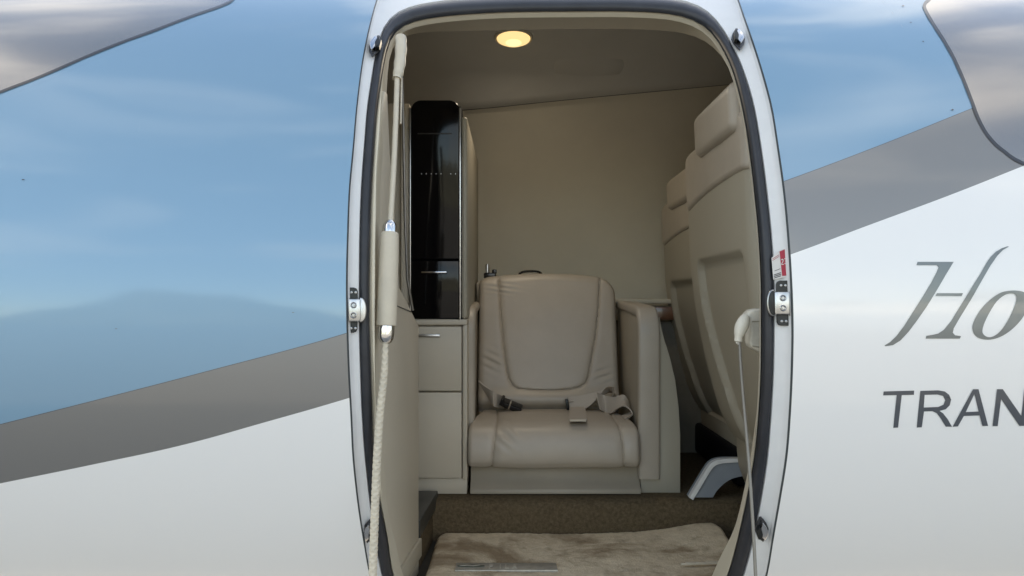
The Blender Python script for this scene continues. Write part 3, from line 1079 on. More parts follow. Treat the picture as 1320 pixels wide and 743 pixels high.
    # skirt below the cushion with a rolled lower lip
    skirt = [(2.02, -0.415), (2.022, -0.44), (2.016, -0.462), (2.004, -0.478), (1.992, -0.484), (1.986, -0.489), (1.988, -0.497), (2.3, -0.497), (2.3, -0.415)]
    bm = bmesh.new()
    prism(bm, skirt, 'x', -0.1075, 0.331, 0.002, 2)
    from_bm('base_skirt', bm, M['leather_dark'], t, angle=60)
    # armrests: padded band over a thin inner panel
    def arm(xa, xb, yf, zt, zb_, xin):
        nm = 'armrest'
        path = [(yf, zb_), (yf, zb_ + 0.1), (yf, zt - 0.15), (yf, zt - 0.088)]
        for k in range(1, 10):
            a = (pi / 2) * k / 9
            path.append((yf + 0.075 * (1 - cos(a)), zt - 0.088 + 0.075 * sin(a)))
        path += [(yf + 0.2, zt - 0.007), (yf + 0.33, zt - 0.002), (yf + 0.44, zt)]
        bm = bmesh.new()
        rings = []
        n = len(path)
        th = 0.026
        for i, (y, z) in enumerate(path):
            a, b = path[max(i - 1, 0)], path[min(i + 1, n - 1)]
            tn = Vector((0, b[0] - a[0], b[1] - a[1])).normalized()
            nr = Vector((0, -tn.z, tn.y))        # outward
            sec = []
            W, H, r_ = (xb - xa) / 2, th / 2, 0.0095
            for (sx, sz, a0) in ((1, 1, 0), (-1, 1, pi / 2), (-1, -1, pi), (1, -1, 3 * pi / 2)):
                for q in range(4):
                    aa = a0 + pi / 2 * q / 3
                    sec.append((sx * (W - r_) + r_ * cos(aa), sz * (H - r_) + r_ * sin(aa)))
            rings.append([bm.verts.new(Vector(((xa + xb) / 2 + u, y, z)) + nr * (w - H)) for u, w in sec])
        for A, B in zip(rings, rings[1:]):
            for k in range(len(A)):
                bm.faces.new([A[k], A[(k + 1) % len(A)], B[(k + 1) % len(A)], B[k]])
        bm.faces.new(rings[0]); bm.faces.new(list(reversed(rings[-1])))
        o = from_bm(nm, bm, M['leather'], t, angle=60)
        pl = [(yf + 0.02, zb_), (yf + 0.02, zt - 0.088)]
        for k in range(1, 8):
            a = (pi / 2) * k / 7
            pl.append((yf + 0.02 + 0.055 * (1 - cos(a)), zt - 0.088 + 0.06 * sin(a)))
        pl += [(yf + 0.44, zt - 0.02), (yf + 0.44, zb_)]
        bm = bmesh.new()
        prism(bm, pl, 'x', xin, xb - 0.006 if xin > 0 else xa + 0.006, 0.002)
        from_bm('inner_panel', bm, M['leather_dark'], o, angle=60)
    arm(0.326, 0.383, 1.998, -0.003, -0.462, 0.332)
    arm(-0.152, -0.0985, 2.06, -0.004, -0.40, -0.105)
    # side panel outboard of the right armrest
    pl = [(px, py) for px, py in [(850.5, 409), (852, 420), (857, 440), (864, 462), (870.5, 490), (875, 525), (877, 560), (877, 637.5), (826, 638), (826, 612), (848, 610)]]
    bm = bmesh.new()
    Ds = 2.012
    prism(bm, [((a - VX) * Ds / F, (VY - b) * Ds / F) for a, b in pl], 'y', Ds, 2.46, 0.003, 2)
    from_bm('side_panel', bm, M['shell'], t, angle=35)
    # pull tab on the top edge
    bm = bmesh.new()
    tube(bm, spline([P(668, 356, 2.44), P(672, 351.5, 2.44), P(680, 350, 2.44), P(690, 350, 2.44), P(696, 351.5, 2.44), P(700, 356, 2.44)], 14), 0.0035, 8)
    from_bm('pull_tab', bm, M['buckle_black'], t)
    # latch with a steel pin at the upper left corner
    bm = bmesh.new()
    c = P(632, 355, 2.43)
    bx(bm, (c.x - 0.02, c.y - 0.01, c.z - 0.012), (c.x + 0.018, c.y + 0.02, c.z + 0.008), 0.004)
    bx(bm, (c.x + 0.006, c.y - 0.012, c.z + 0.004), (c.x + 0.02, c.y + 0.015, c.z + 0.018), 0.003)
    o = from_bm('latch', bm, M['buckle_black'], t)
    bm = bmesh.new()
    lathe(bm, [(0, 0), (0.0062, 0), (0.0062, 0.026), (0.005, 0.031), (0, 0.032)], Matrix.Translation((c.x - 0.009, c.y, c.z + 0.004)), 14)
    from_bm('pin', bm, M['steel'], o)
    # headrest wing edge on the left
    bm = bmesh.new()
    prism(bm, [((a - VX) * 2.42 / F, (VY - b) * 2.42 / F) for a, b in [(614, 366), (617, 362.5), (624, 361), (628, 366), (626, 420), (617, 420), (616, 395)]], 'y', 2.41, 2.5, 0.004, 2)
    from_bm('back_edge', bm, M['leather_dark'], t)
lav_seat()

# ------------------------------------------------------------------ seat belt, two loose halves
def belts():
    # points resting on the cushion top (py > 522) or in front of the backrest
    def B(px, py, lift=0.004):
        return P(px, py, min((0.314 - lift) * F / max(py - VY, 1), 2.245 - lift))
    t = thing('seat_belt', 'left half of the lap belt with black buckle on the cushion', 'seat belt', B(648, 524))
    bm = bmesh.new()
    c = [P(622, 500, 2.24), P(629, 508, 2.225), P(637, 515, 2.20), P(645, 518, 2.245), P(652, 520, 2.235)]
    w = [Vector((-0.012, 0.004, 0.020)), Vector((-0.008, 0.004, 0.022)), Vector((0.0, 0.006, 0.020)), Vector((0.004, 0.008, 0.016)), Vector((0.006, 0.010, 0.013))]
    ribbon(bm, spline(c, 14), spline(w, 14))
    from_bm('strap', bm, M['webbing'], t)
    m4 = Matrix.Translation(P(659.5, 523.0, 2.225)) @ Matrix.Rotation(radians(22), 4, 'Y') @ Matrix.Rotation(radians(22), 4, 'X')
    bm = bmesh.new()
    bx(bm, (-0.031, -0.017, -0.008), (0.031, 0.017, 0.009), 0.005, 2, m4)
    o = from_bm('buckle', bm, M['buckle_black'], t)
    bm = bmesh.new()
    bx(bm, (-0.035, -0.015, -0.007), (-0.026, 0.015, 0.015), 0.003, 2, m4)
    from_bm('buckle_end', bm, M['buckle_black'], o)
    bm = bmesh.new()
    bx(bm, (-0.008, -0.0185, -0.006), (-0.0035, 0.015, 0.0110), 0.0012, 2, m4)
    from_bm('buckle_bar', bm, M['chrome'], o)
    bm = bmesh.new()
    bx(bm, (0.020, -0.0185, -0.009), (0.034, 0.012, -0.003), 0.001, 2, m4)
    from_bm('buckle_lip', bm, M['chrome'], o)
    t = thing('seat_belt', 'right half of the lap belt, beige webbing folded and twisted on the cushion', 'seat belt', B(775, 525))
    bm = bmesh.new()     # tail lying towards the cushion front
    c = [B(743, 517, 0.006), B(744, 524, 0.006), B(744.5, 531, 0.005), B(745, 536, 0.005), B(745.1, 541.5, 0.005)]
    w = [Vector((0.0225, 0, 0.001))] * 5
    ribbon(bm, spline(c, 12), spline(w, 12))
    from_bm('strap_tail', bm, M['webbing'], t)
    bm = bmesh.new()
    q = B(745.1, 542, 0.005)
    bx(bm, (q.x - 0.0205, q.y - 0.004, q.z - 0.003), (q.x + 0.0205, q.y + 0.003, q.z + 0.0025), 0.001)
    from_bm('strap_end', bm, M['cream'], t)
    bm = bmesh.new()     # run up to the fold
    c = [P(731.5, 519, 2.245), P(745, 519.5, 2.235), P(762, 516, 2.230), P(775, 510, 2.235), P(786, 504, 2.245), P(790.5, 506.5, 2.2), P(789, 513, 2.21)]
    w = [Vector((0.002, 0.006, 0.012)), Vector((0.006, 0.008, 0.016)), Vector((0.013, 0.01, 0.018)), Vector((0.017, 0.012, 0.012)), Vector((0.014, 0.016, -0.008)), Vector((0.004, 0.016, -0.016)), Vector((-0.004, 0.014, -0.019))]
    ribbon(bm, spline(c, 30), [q * 1.2 for q in spline(w, 30)])
    from_bm('strap_fold', bm, M['webbing'], t)
    bm = bmesh.new()     # loop running to the anchor on the right
    c = [P(771, 517, 2.20), P(780, 521, 2.215), P(790, 522.5, 2.185), P(799, 518.5, 2.165), P(806, 519, 2.155), P(811.5, 526, 2.145), P(813, 533.5, 2.130), P(804, 538.5, 2.100)]
    w = [Vector((-0.004, 0.012, 0.020)), Vector((-0.002, 0.010, 0.021)), Vector((0.004, 0.010, 0.019)), Vector((0.010, 0.012, 0.016)), Vector((0.008, 0.022, 0.006)), Vector((0.004, 0.024, -0.001)), Vector((0.0, 0.024, -0.001)), Vector((-0.002, 0.024, 0.0))]
    ribbon(bm, spline(c, 36), [q * 1.12 for q in spline(w, 36)])
    from_bm('strap_loop', bm, M['webbing'], t)
    bm = bmesh.new()
    m4 = Matrix.Translation(P(731.5, 521, 2.235)) @ Matrix.Rotation(radians(-8), 4, 'Y')
    bx(bm, (-0.005, -0.01, -0.016), (0.004, 0.012, 0.014), 0.002, 2, m4)
    from_bm('tongue', bm, M['dark_metal'], t)
belts()

# ------------------------------------------------------------------ passenger seats seen from behind
def passenger_seat(label, dx, dy, sc, near):
    t = thing('passenger_seat', label, 'seat', (0.75 + dx, 1.73 + dy, FL), 'passenger seats aft of the doorway')
    Zs = lambda z: FL + (z - FL) * sc
    rear = [(0.46, 0.437), (0.38, 0.441), (0.25, 0.446), (0.094, 0.452), (-0.026, 0.466), (-0.146, 0.490), (-0.266, 0.520), (-0.330, 0.548), (-0.376, 0.585), (-0.41, 0.64)]
    def rx(z):
        if z >= rear[0][0]: return rear[0][1]
        for (za, xa), (zb, xb) in zip(rear, rear[1:]):
            if z >= zb:
                u = (za - z) / (za - zb)
                return xa + (xb - xa) * u
        return rear[-1][1]
    Y0, Y1 = 1.462 + dy, 2.0 + dy
    rec_top, rec_y0, rec_y1 = 0.098, Y0 + 0.058, Y1 - 0.098
    def tilt(y): return 0.012 - 0.032 * (y - Y0) / (Y1 - Y0)
    def pt(x, y, z): return Vector((x + dx, y, Zs(z)))
    # hard shell of the lower back with a shallow pocket
    nu, nv = 70, 90
    za, zb = -0.40, 0.250
    def yz(i, j):
        y = Y0 + (Y1 - Y0) * i / (nu - 1)
        z = za + (zb - za) * j / (nv - 1)
        if j == nv - 1: pass
        # lower corners run in
        inset = 0.05 * sstep(-0.1, -0.4, z)
        y = (Y0 + inset * 0.3) + (Y1 - Y0 - inset * 1.3) * i / (nu - 1)
        zz = z + (0.006 * (1 - ((y - (Y0 + Y1) / 2) / 0.27) ** 2) + tilt(y)) * sstep(nv - 24, nv - 1, j)
        return y, zz
    def front(i, j):
        y, z = yz(i, j)
        x = sum(rx(z + q) for q in (-0.03, -0.015, 0, 0.015, 0.03)) / 5
        x += fillet(min(y - Y0, Y1 - y) - 0.05 * sstep(-0.1, -0.4, z) * 0.3, 0.035)
        # pocket outline with rounded upper corners
        run = 0.08 * sstep(0.05, -0.35, z)
        ya, yb = rec_y0 + run * 0.4, rec_y1 - run * 0.9
        ddy = min(y - ya, yb - y)
        ddz = rec_top - z
        r_ = 0.03
        if ddy < r_ and ddz < r_:
            d_ = r_ - sqrt((r_ - ddy) ** 2 + (r_ - ddz) ** 2)
        else:
            d_ = min(ddy, ddz)
        x += 0.016 * sstep(-0.001, 0.012, d_)
        return pt(x, y, z)
    def back(i, j):
        y, z = yz(i, j)
        return pt(rx(z) + 0.085, y, z)
    slab('back_shell', front, back, nu, nv, M['shell'], t)
    # leather shoulder pad above the shell
    nu, nv = 60, 50
    def yz2(i, j):
        q = j / (nv - 1)
        s = i / (nu - 1)
        z = 0.236 + (0.372 - 0.236) * q
        ins = fillet(0.372 - z, 0.05)
        y = Y0 + 0.002 + ins * 0.6 + (Y1 - Y0 - 0.026 - ins * 1.6) * s
        bow = 0.012 * (1 - ((y - (Y0 + Y1) / 2) / 0.27) ** 2) * (1 - q) + tilt(y) * (1 - q)
        return y, z + bow, q, min(s, 1 - s) * (Y1 - Y0)
    def front2(i, j):
        y, z, q, e = yz2(i, j)
        x = rx(z) - 0.007 + fillet(e, 0.03) + fillet(q * 0.156, 0.016) * 0.8 + fillet((1 - q) * 0.156, 0.03)
        x += 0.0015 * noise.noise(Vector((y * 12, z * 12, 5 + dx)))
        return pt(x, y, z)
    def back2(i, j):
        y, z, q, e = yz2(i, j)
        return pt(rx(z) + 0.08, y, z)
    slab('shoulder_pad', front2, back2, nu, nv, M['leather'], t)
    # headrest pillow
    hy0, hy1, hz0, hz1 = 1.50 + dy, 1.805 + dy, 0.326, 0.432
    nu, nv = 50, 30
    def yz3(i, j):
        s, q = i / (nu - 1), j / (nv - 1)
        z = hz0 + (hz1 - hz0) * q
        ins = fillet(z - hz0, 0.02) + fillet(hz1 - z, 0.03)
        y = hy0 + ins * 0.6 + (hy1 - hy0 - ins * 1.2) * s
        return y, z, s, q
    def front3(i, j):
        y, z, s, q = yz3(i, j)
        e = min(s, 1 - s) * (hy1 - hy0)
        x = rx(z) - 0.020 + fillet(e, 0.018) + fillet(q * 0.11, 0.02) + fillet((1 - q) * 0.11, 0.03)
        return pt(x, y, z)
    def back3(i, j):
        y, z, s, q = yz3(i, j)
        return pt(rx(z) + 0.075, y, z)
    slab('headrest', front3, back3, nu, nv, M['leather'], t)
    # side wing of the front upholstery showing beside the headrest
    bm = bmesh.new()
    a_, b_ = pt(0.452, Y0 + 0.01, 0.36), pt(0.53, Y0 + 0.115, 0.452)
    bx(bm, a_, b_, 0.02, 3)
    from_bm('front_wing', bm, M['leather_dark'], t)
    # front cushion of the back, seat cushion and base
    bm = bmesh.new()
    pl = [(0.52, 0.37), (0.575, 0.36), (0.60, 0.1), (0.66, -0.2), (0.70, -0.25), (0.60, -0.33), (0.545, -0.1), (0.522, 0.1)]
    vv = [(x + dx, Zs(z)) for x, z in pl]
    prism(bm, vv, 'y', Y0 + 0.02, Y1 - 0.02, 0.01, 2)
    from_bm('back_cushion', bm, M['leather'], t, angle=60)
    bm = bmesh.new()
    bx(bm, (0.60 + dx, Y0 + 0.01, Zs(-0.33)), (1.08 + dx, Y1 - 0.01, Zs(-0.2)), 0.04, 4)
    from_bm('seat_cushion', bm, M['leather'], t)
    bm = bmesh.new()
    pl = [(0.558, -0.342), (0.559, -0.375), (0.563, -0.41), (0.578, -0.452), (0.60, -0.47), (0.98, -0.47), (1.0, -0.36), (0.99, -0.335), (0.566, -0.335)]
    prism(bm, [(x + dx, Zs(z)) for x, z in pl], 'y', Y0 + 0.02, Y1 - 0.066, 0.006, 2)
    from_bm('seat_base', bm, M['shell'], t, angle=40)
    for yy in (Y0 + 0.10, Y1 - 0.14):
        bm = bmesh.new()
        bx(bm, (0.62 + dx, yy - 0.02, FL + 0.002), (0.94 + dx, yy + 0.02, Zs(-0.468)), 0.004)
        from_bm('leg', bm, M['dark_grey'], t)
    if not near:  # black block added in place of the shade beneath the far seat
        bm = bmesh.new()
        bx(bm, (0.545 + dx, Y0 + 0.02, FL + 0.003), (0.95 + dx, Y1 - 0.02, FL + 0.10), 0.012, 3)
        from_bm('under_seat_shade', bm, M['black_matt'], t)
    if near:
        # arched grey leg fairing with a white rim
        Df = 1.952
        q = lambda px, py: ((px - VX) * Df / F, (VY - py) * Df / F)
        outer = spline([(*q(888.5, 641.5), 0), (*q(899, 624), 0), (*q(908, 609), 0), (*q(915.5, 598.5), 0), (*q(924, 593.5), 0), (*q(936, 592), 0), (*q(960, 592), 0), (*q(985, 594), 0)], 40)
        inner = spline([(*q(919, 641.5), 0), (*q(925, 632), 0), (*q(937, 621), 0), (*q(950, 615.5), 0), (*q(968, 613), 0), (*q(985, 613), 0)], 40)
        pol = [(p.x, p.y) for p in outer] + [(p.x, p.y) for p in reversed(inner)]
        bm = bmesh.new()
        prism(bm, pol, 'y', Df, Df + 0.03)
        o = from_bm('leg_fairing', bm, M['grey_plastic'], t, angle=50)
        bm = bmesh.new()
        rows = []
        for i, p in enumerate(outer):
            a, b = outer[max(i - 1, 0)], outer[min(i + 1, len(outer) - 1)]
            tn = (b - a).normalized()
            nr = Vector((-tn.y, tn.x, 0))
            w = 0.0095 if i < 24 else 0.0095 - 0.004 * (i - 24) / 16
            A = p + nr * 0.0015; B = p - nr * w
            rows.append([bm.verts.new(Vector((u.x, yv, u.y))) for u, yv in ((A, Df - 0.006), (B, Df - 0.006), (B, Df - 0.0002), (A, Df + 0.012))])
        for A, B in zip(rows, rows[1:]):
            for k in range(4):
                bm.faces.new([A[k], A[(k + 1) % 4], B[(k + 1) % 4], B[k]])
        bm.faces.new(rows[0]); bm.faces.new(list(reversed(rows[-1])))
        from_bm('fairing_rim', bm, M['bright_plastic'], o, angle=40)
passenger_seat('tall beige passenger seat nearest the doorway on the right, seen from behind', 0.0, 0.0, 1.0, True)
passenger_seat('darker passenger seat behind the nearer one, against the far wall', 0.052, 0.58, 0.935, False)

# side ledge with a wood inlay behind the right armrest
def side_ledge():
    t = thing('side_ledge', 'beige side ledge with brown wood inlay along the far wall', 'ledge', (0.9, 2.6, FL))
    bm = bmesh.new()
    bx(bm, (0.30, 2.50, -0.012), (1.6, 2.80, 0.004), 0.004)
    bx(bm, (0.30, 2.52, -0.066), (1.6, 2.79, -0.0205), 0.002)
    from_bm('ledge_body', bm, M['lining'], t)
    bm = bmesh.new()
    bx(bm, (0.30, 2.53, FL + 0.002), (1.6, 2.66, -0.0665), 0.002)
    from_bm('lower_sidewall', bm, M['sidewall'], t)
    bm = bmesh.new()
    bx(bm, (0.455, 2.49, -0.064), (0.62, 2.5195, -0.022), 0.003)
    from_bm('wood_inlay', bm, M['wood'], t)
side_ledge()

# ------------------------------------------------------------------ floor mat on the entry step
def floor_mat():
    t = thing('floor_mat', 'stained beige carpet mat on the entry step inside the door', 'mat', (0.16, 1.65, ST))
    x0, x1, y0, y1 = -0.185, 0.515, 1.38, 1.936
    nu, nv = 170, 140
    def hgt(i, j, top):
        s, q = i / (nu - 1), j / (nv - 1)
        r_ = 0.05
        y = y0 + (y1 - y0) * q
        ins = fillet(y1 - y, r_) + fillet(y - y0, r_)
        x = x0 + ins * 0.6 + (x1 - x0 - ins * 1.2) * s
        e = min(x - x0 - ins * 0.6, x1 - ins * 0.6 - x, y - y0, y1 - y)
        z = ST + 0.003
        lift = 0.022 * sstep(0.30, 0.5, x) * sstep(1.70, 1.93, y) + 0.005 * noise.noise(Vector((x * 5, y * 6, 1.0)))
        if not top: return Vector((x, y, z + max(0, lift) * 0.9))
        h = 0.020 - fillet(e, 0.014)
        h += 0.0016 * noise.noise(Vector((x * 38, y * 38, 0))) + 0.0012 * noise.noise(Vector((x * 120, y * 120, 4)))
        y += 0.006 * noise.noise(Vector((x * 7, 3.0, 0))) * sstep(1.85, 1.93, y)
        return Vector((x, y, z + h + lift))
    slab('pile', lambda i, j: hgt(i, j, True), lambda i, j: hgt(i, j, False), nu, nv, M['mat'], t, angle=80)
    t2 = thing('sill_plate', 'small worn metal plate with winged emblem on the floor mat', 'name plate', (-0.02, 1.68, ST + 0.022))
    D = 0.575 * F / 345.0
    zp = ST + 0.0265
    Y = lambda py: zp * F / (VY - py)
    def pxz(px, py):
        d_ = Y(py)
        return ((px - VX) * d_ / F, d_)
    bm = bmesh.new()
    a, b, c, d_ = pxz(586.5, 735), pxz(719, 735), pxz(717, 725.5), pxz(588, 725.5)
    prism(bm, [a, b, c, d_], 'z', zp - 0.006, zp, 0.0012, 2)
    from_bm('plate', bm, M['plate'], t2)
    # emblem: flat lens shape with a raised sweep
    bm = bmesh.new()
    ex, ey = pxz(607, 730)
    pts = [(ex + 0.030 * cos(a_), ey + 0.0085 * sin(a_)) for a_ in [2 * pi * k / 24 for k in range(24)]]
    prism(bm, pts, 'z', zp - 0.001, zp + 0.0008)
    from_bm('emblem', bm, M['plate_dark'], t2, smooth=False)
    bm = bmesh.new()
    sw = [(ex - 0.024, ey - 0.001), (ex - 0.010, ey + 0.005), (ex + 0.004, ey + 0.001), (ex + 0.02, ey + 0.005), (ex + 0.006, ey - 0.003), (ex - 0.010, ey + 0.001)]
    prism(bm, sw, 'z', zp - 0.0005, zp + 0.0016)
    from_bm('emblem_wing', bm, M['plate_light'], t2, smooth=False)
    # raised letters
    G = {'P': ([(0, 0), (0, 1), (.5, 1), (.62, .88), (.62, .6), (.5, .48), (.18, .48), (.18, 0)],), 'I': ([(0, 0), (0, 1), (.18, 1), (.18, 0)],),
         'L': ([(0, 0), (0, 1), (.18, 1), (.18, .16), (.55, .16), (.55, 0)],), 'A': ([(0, 0), (.28, 1), (.46, 1), (.74, 0), (.55, 0), (.48, .25), (.25, .25), (.19, 0)],)}
    for ch, px in (('P', 630), ('I', 644), ('L', 651), ('A', 660)):
        lx, ly = pxz(px, 733.0)
        bm = bmesh.new()
        prism(bm, [(lx + u * 0.0145, ly + v_ * 0.026) for u, v_ in G[ch][0]], 'z', zp - 0.0005, zp + 0.0009)
        from_bm('letter', bm, M['plate_light'], t2, smooth=False)
    # worn strip of stitched edging on the right
    bm = bmesh.new()
    for k in range(9):
        lx, ly = pxz(884 + k * 6.6, 729 - k * 0.25)
        bx(bm, (lx - 0.011, ly - 0.004, zp + 0.001), (lx + 0.006 + 0.004 * (k % 2), ly + 0.003 * (k % 3), zp + 0.0056 + 0.001 * (k % 2)), 0.001)
    o = from_bm('edge_stitching', bm, M['cream'], t)
    o['kind'] = 'stuff'
floor_mat()

# ------------------------------------------------------------------ assist rail on the left: sleeve, rod, grip, braided cord
def assist_rail():
    t = thing('assist_rail', 'cream hand grip with rod and braided cord along the left door edge', 'hand grip', P(497, 400, 1.27))
    pA, pB = P(514.5, 96, 1.405), P(503.5, 287, 1.285)
    bm = bmesh.new()
    path = spline([P(516.5, 49, 1.44), P(517, 60, 1.43), P(515.5, 80, 1.415), P(513.5, 94, 1.405), P(511.5, 102, 1.40)], 30)
    rad = [0.0105 + 0.0015 * sin(k * 0.9) * 0.35 - 0.0022 * sstep(14, 29, k) for k in range(30)]
    tube(bm, path, rad, 18)
    from_bm('sleeve', bm, M['cream'], t)
    bm = bmesh.new()
    tube(bm, spline([P(512, 99, 1.402), P(510, 160, 1.36), P(507, 225, 1.32), P(503.2, 288, 1.285)], 24), 0.0048, 14)
    tube(bm, spline([P(517.5, 98, 1.41), P(517.5, 110, 1.405), P(516.5, 160, 1.385)], 10), 0.0018, 8)
    from_bm('rod', bm, M['cream'], t)
    a, b = P(503, 286, 1.286), P(497.3, 442.5, 1.262)
    ax = (b - a).normalized()
    L = (b - a).length
    rot = ax.to_track_quat('Z', 'Y').to_matrix().to_4x4()
    m4 = Matrix.Translation(a) @ rot
    s = L / 156.5     # metres per measured unit along the grip
    bm = bmesh.new()
    lathe(bm, [(0, -0.002), (0.006, -0.002), (0.0098, 0.002), (0.0122, 0.008), (0.0126, 15 * s), (0.010, 15 * s + 0.002), (0, 15 * s + 0.003)], m4, 28)
    from_bm('collar', bm, M['chrome'], t)
    bm = bmesh.new()
    lathe(bm, [(0, 14 * s), (0.0125, 14 * s), (0.0138, 15 * s), (0.0148, 18 * s), (0.0158, 40 * s), (0.0162, 90 * s), (0.0164, 132 * s), (0.0160, 134.5 * s), (0.014, 135 * s), (0, 135 * s)], m4, 32)
    from_bm('grip', bm, M['cream'], t)
    bm = bmesh.new()
    lathe(bm, [(0, 134 * s), (0.0130, 134 * s), (0.0134, 136.5 * s), (0.0134, 146 * s), (0.0122, 151 * s), (0.0092, 155.5 * s), (0.006, 157 * s), (0, 157 * s)], m4, 28)
    from_bm('ferrule', bm, M['chrome'], t)
    # braided cord
    pts = [P(496.8, 440, 1.262), P(495.2, 480, 1.255), P(490.5, 525, 1.25), P(487.3, 570, 1.245), P(484.8, 620, 1.24), P(482.5, 680, 1.235), P(480.5, 743, 1.232), P(479, 800, 1.235), P(478.5, 850, 1.26)]
    n = 1100
    path = spline(pts, n)
    seg = 24
    acc = [0.0]
    for i in range(1, n): acc.append(acc[-1] + (path[i] - path[i - 1]).length)
    def rf(i, k):
        a_ = 2 * pi * k / seg
        u = acc[i] / 0.0052 * pi
        w1 = sin(3 * a_ + u); w2 = sin(3 * a_ - u)
        return 0.90 + 0.16 * max(abs(w1) ** 0.7 if (int((u + 3 * a_) / pi) % 2) else 0, abs(w2) ** 0.7 if (int((u - 3 * a_) / pi) % 2) else 0)
    bm = bmesh.new()
    rad = [0.0068 + 0.0006 * sstep(420, 440, py_) for py_ in [440 + 410 * i / n for i in range(n)]]
    rad = [0.0054 + 0.0010 * sstep(0, n * 0.25, i) for i in range(n)]
    tube(bm, path, rad, seg, rfun=rf)
    from_bm('braided_cord', bm, M['cord'], t, angle=80)
assist_rail()

# ------------------------------------------------------------------ support cable with fitting on the right
def support_cable():
    t = thing('support_cable', 'thin steel cable hanging from white plastic fitting at the right door edge', 'cable', P(960, 440, 1.33))
    D = 1.345
    bm = bmesh.new()
    pl = [(960, 410), (961, 404), (966, 399.5), (973, 398), (990, 398), (990, 459), (982, 457), (970, 450), (965, 446), (963.5, 440), (965, 425)]
    prism(bm, [((a - VX) * D / F, (VY - b) * D / F) for a, b in pl], 'y', D - 0.012, D + 0.02, 0.005, 3)
    br = from_bm('bracket', bm, M['white_plastic'], t, angle=45)
    bm = bmesh.new()
    pl = [(966.5, 413.5), (980, 413.5), (980, 415), (966.5, 415)]
    prism(bm, [((a - VX) * D / F, (VY - b) * D / F) for a, b in pl], 'y', D - 0.0135, D - 0.011)
    from_bm('bracket_groove', bm, M['shell'], br, smooth=False)
    bm = bmesh.new()
    prism(bm, [((a - VX) * D / F, (VY - b) * D / F) for a, b in [(967, 445), (980, 447), (980, 448.5), (967, 446.5)]], 'y', D - 0.0135, D - 0.011)
    from_bm('bracket_groove', bm, M['shell'], br, smooth=False)
    bm = bmesh.new()
    path = spline([P(962, 408, 1.325), P(958.5, 415, 1.32), P(955, 424, 1.318), P(952.5, 433, 1.317), P(951.5, 441, 1.317)], 22)
    rad = [0.0068 + 0.0045 * sin(pi * min(1, k / 17)) for k in range(22)]
    rad[0] = 0.004
    rad[-1] = 0.0052
    tube(bm, path, rad, 18)
    from_bm('ball_end', bm, M['white_plastic'], t)
    bm = bmesh.new()
    for dx_, yy in ((949.3, 443), (951.6, 444.5), (954.4, 443.5)):
        tube(bm, [P(dx_, 438, 1.316), P(dx_, yy, 1.316)], 0.0016, 8)
    from_bm('cable_clamp', bm, M['steel'], t)
    bm = bmesh.new()
    path = spline([P(953.3, 440, 1.317), P(955.5, 480, 1.30), P(960.5, 540, 1.275), P(965.5, 600, 1.25), P(969.5, 660, 1.23), P(973, 720, 1.215), P(975.5, 780, 1.21), P(976.5, 840, 1.25)], 90)
    tube(bm, path, 0.0026, 10)
    from_bm('cable', bm, M['cable'], t)
support_cable()

# ------------------------------------------------------------------ door latches and catches on the frame
def frame_at(px, py, rad):
    x, th = cyl_hit(px, py, rad)
    p = cyl_pt(x, th, rad)
    n = Vector((0, -cos(th), sin(th)))        # towards the viewer
    u = Vector((0, sin(th), cos(th)))         # up along the skin
    ex = Vector((1, 0, 0))
    # local axes: x right, y outwards, z up
    return Matrix(((ex.x, n.x, u.x, p.x), (ex.y, n.y, u.y, p.y), (ex.z, n.z, u.z, p.z), (0, 0, 0, 1)))

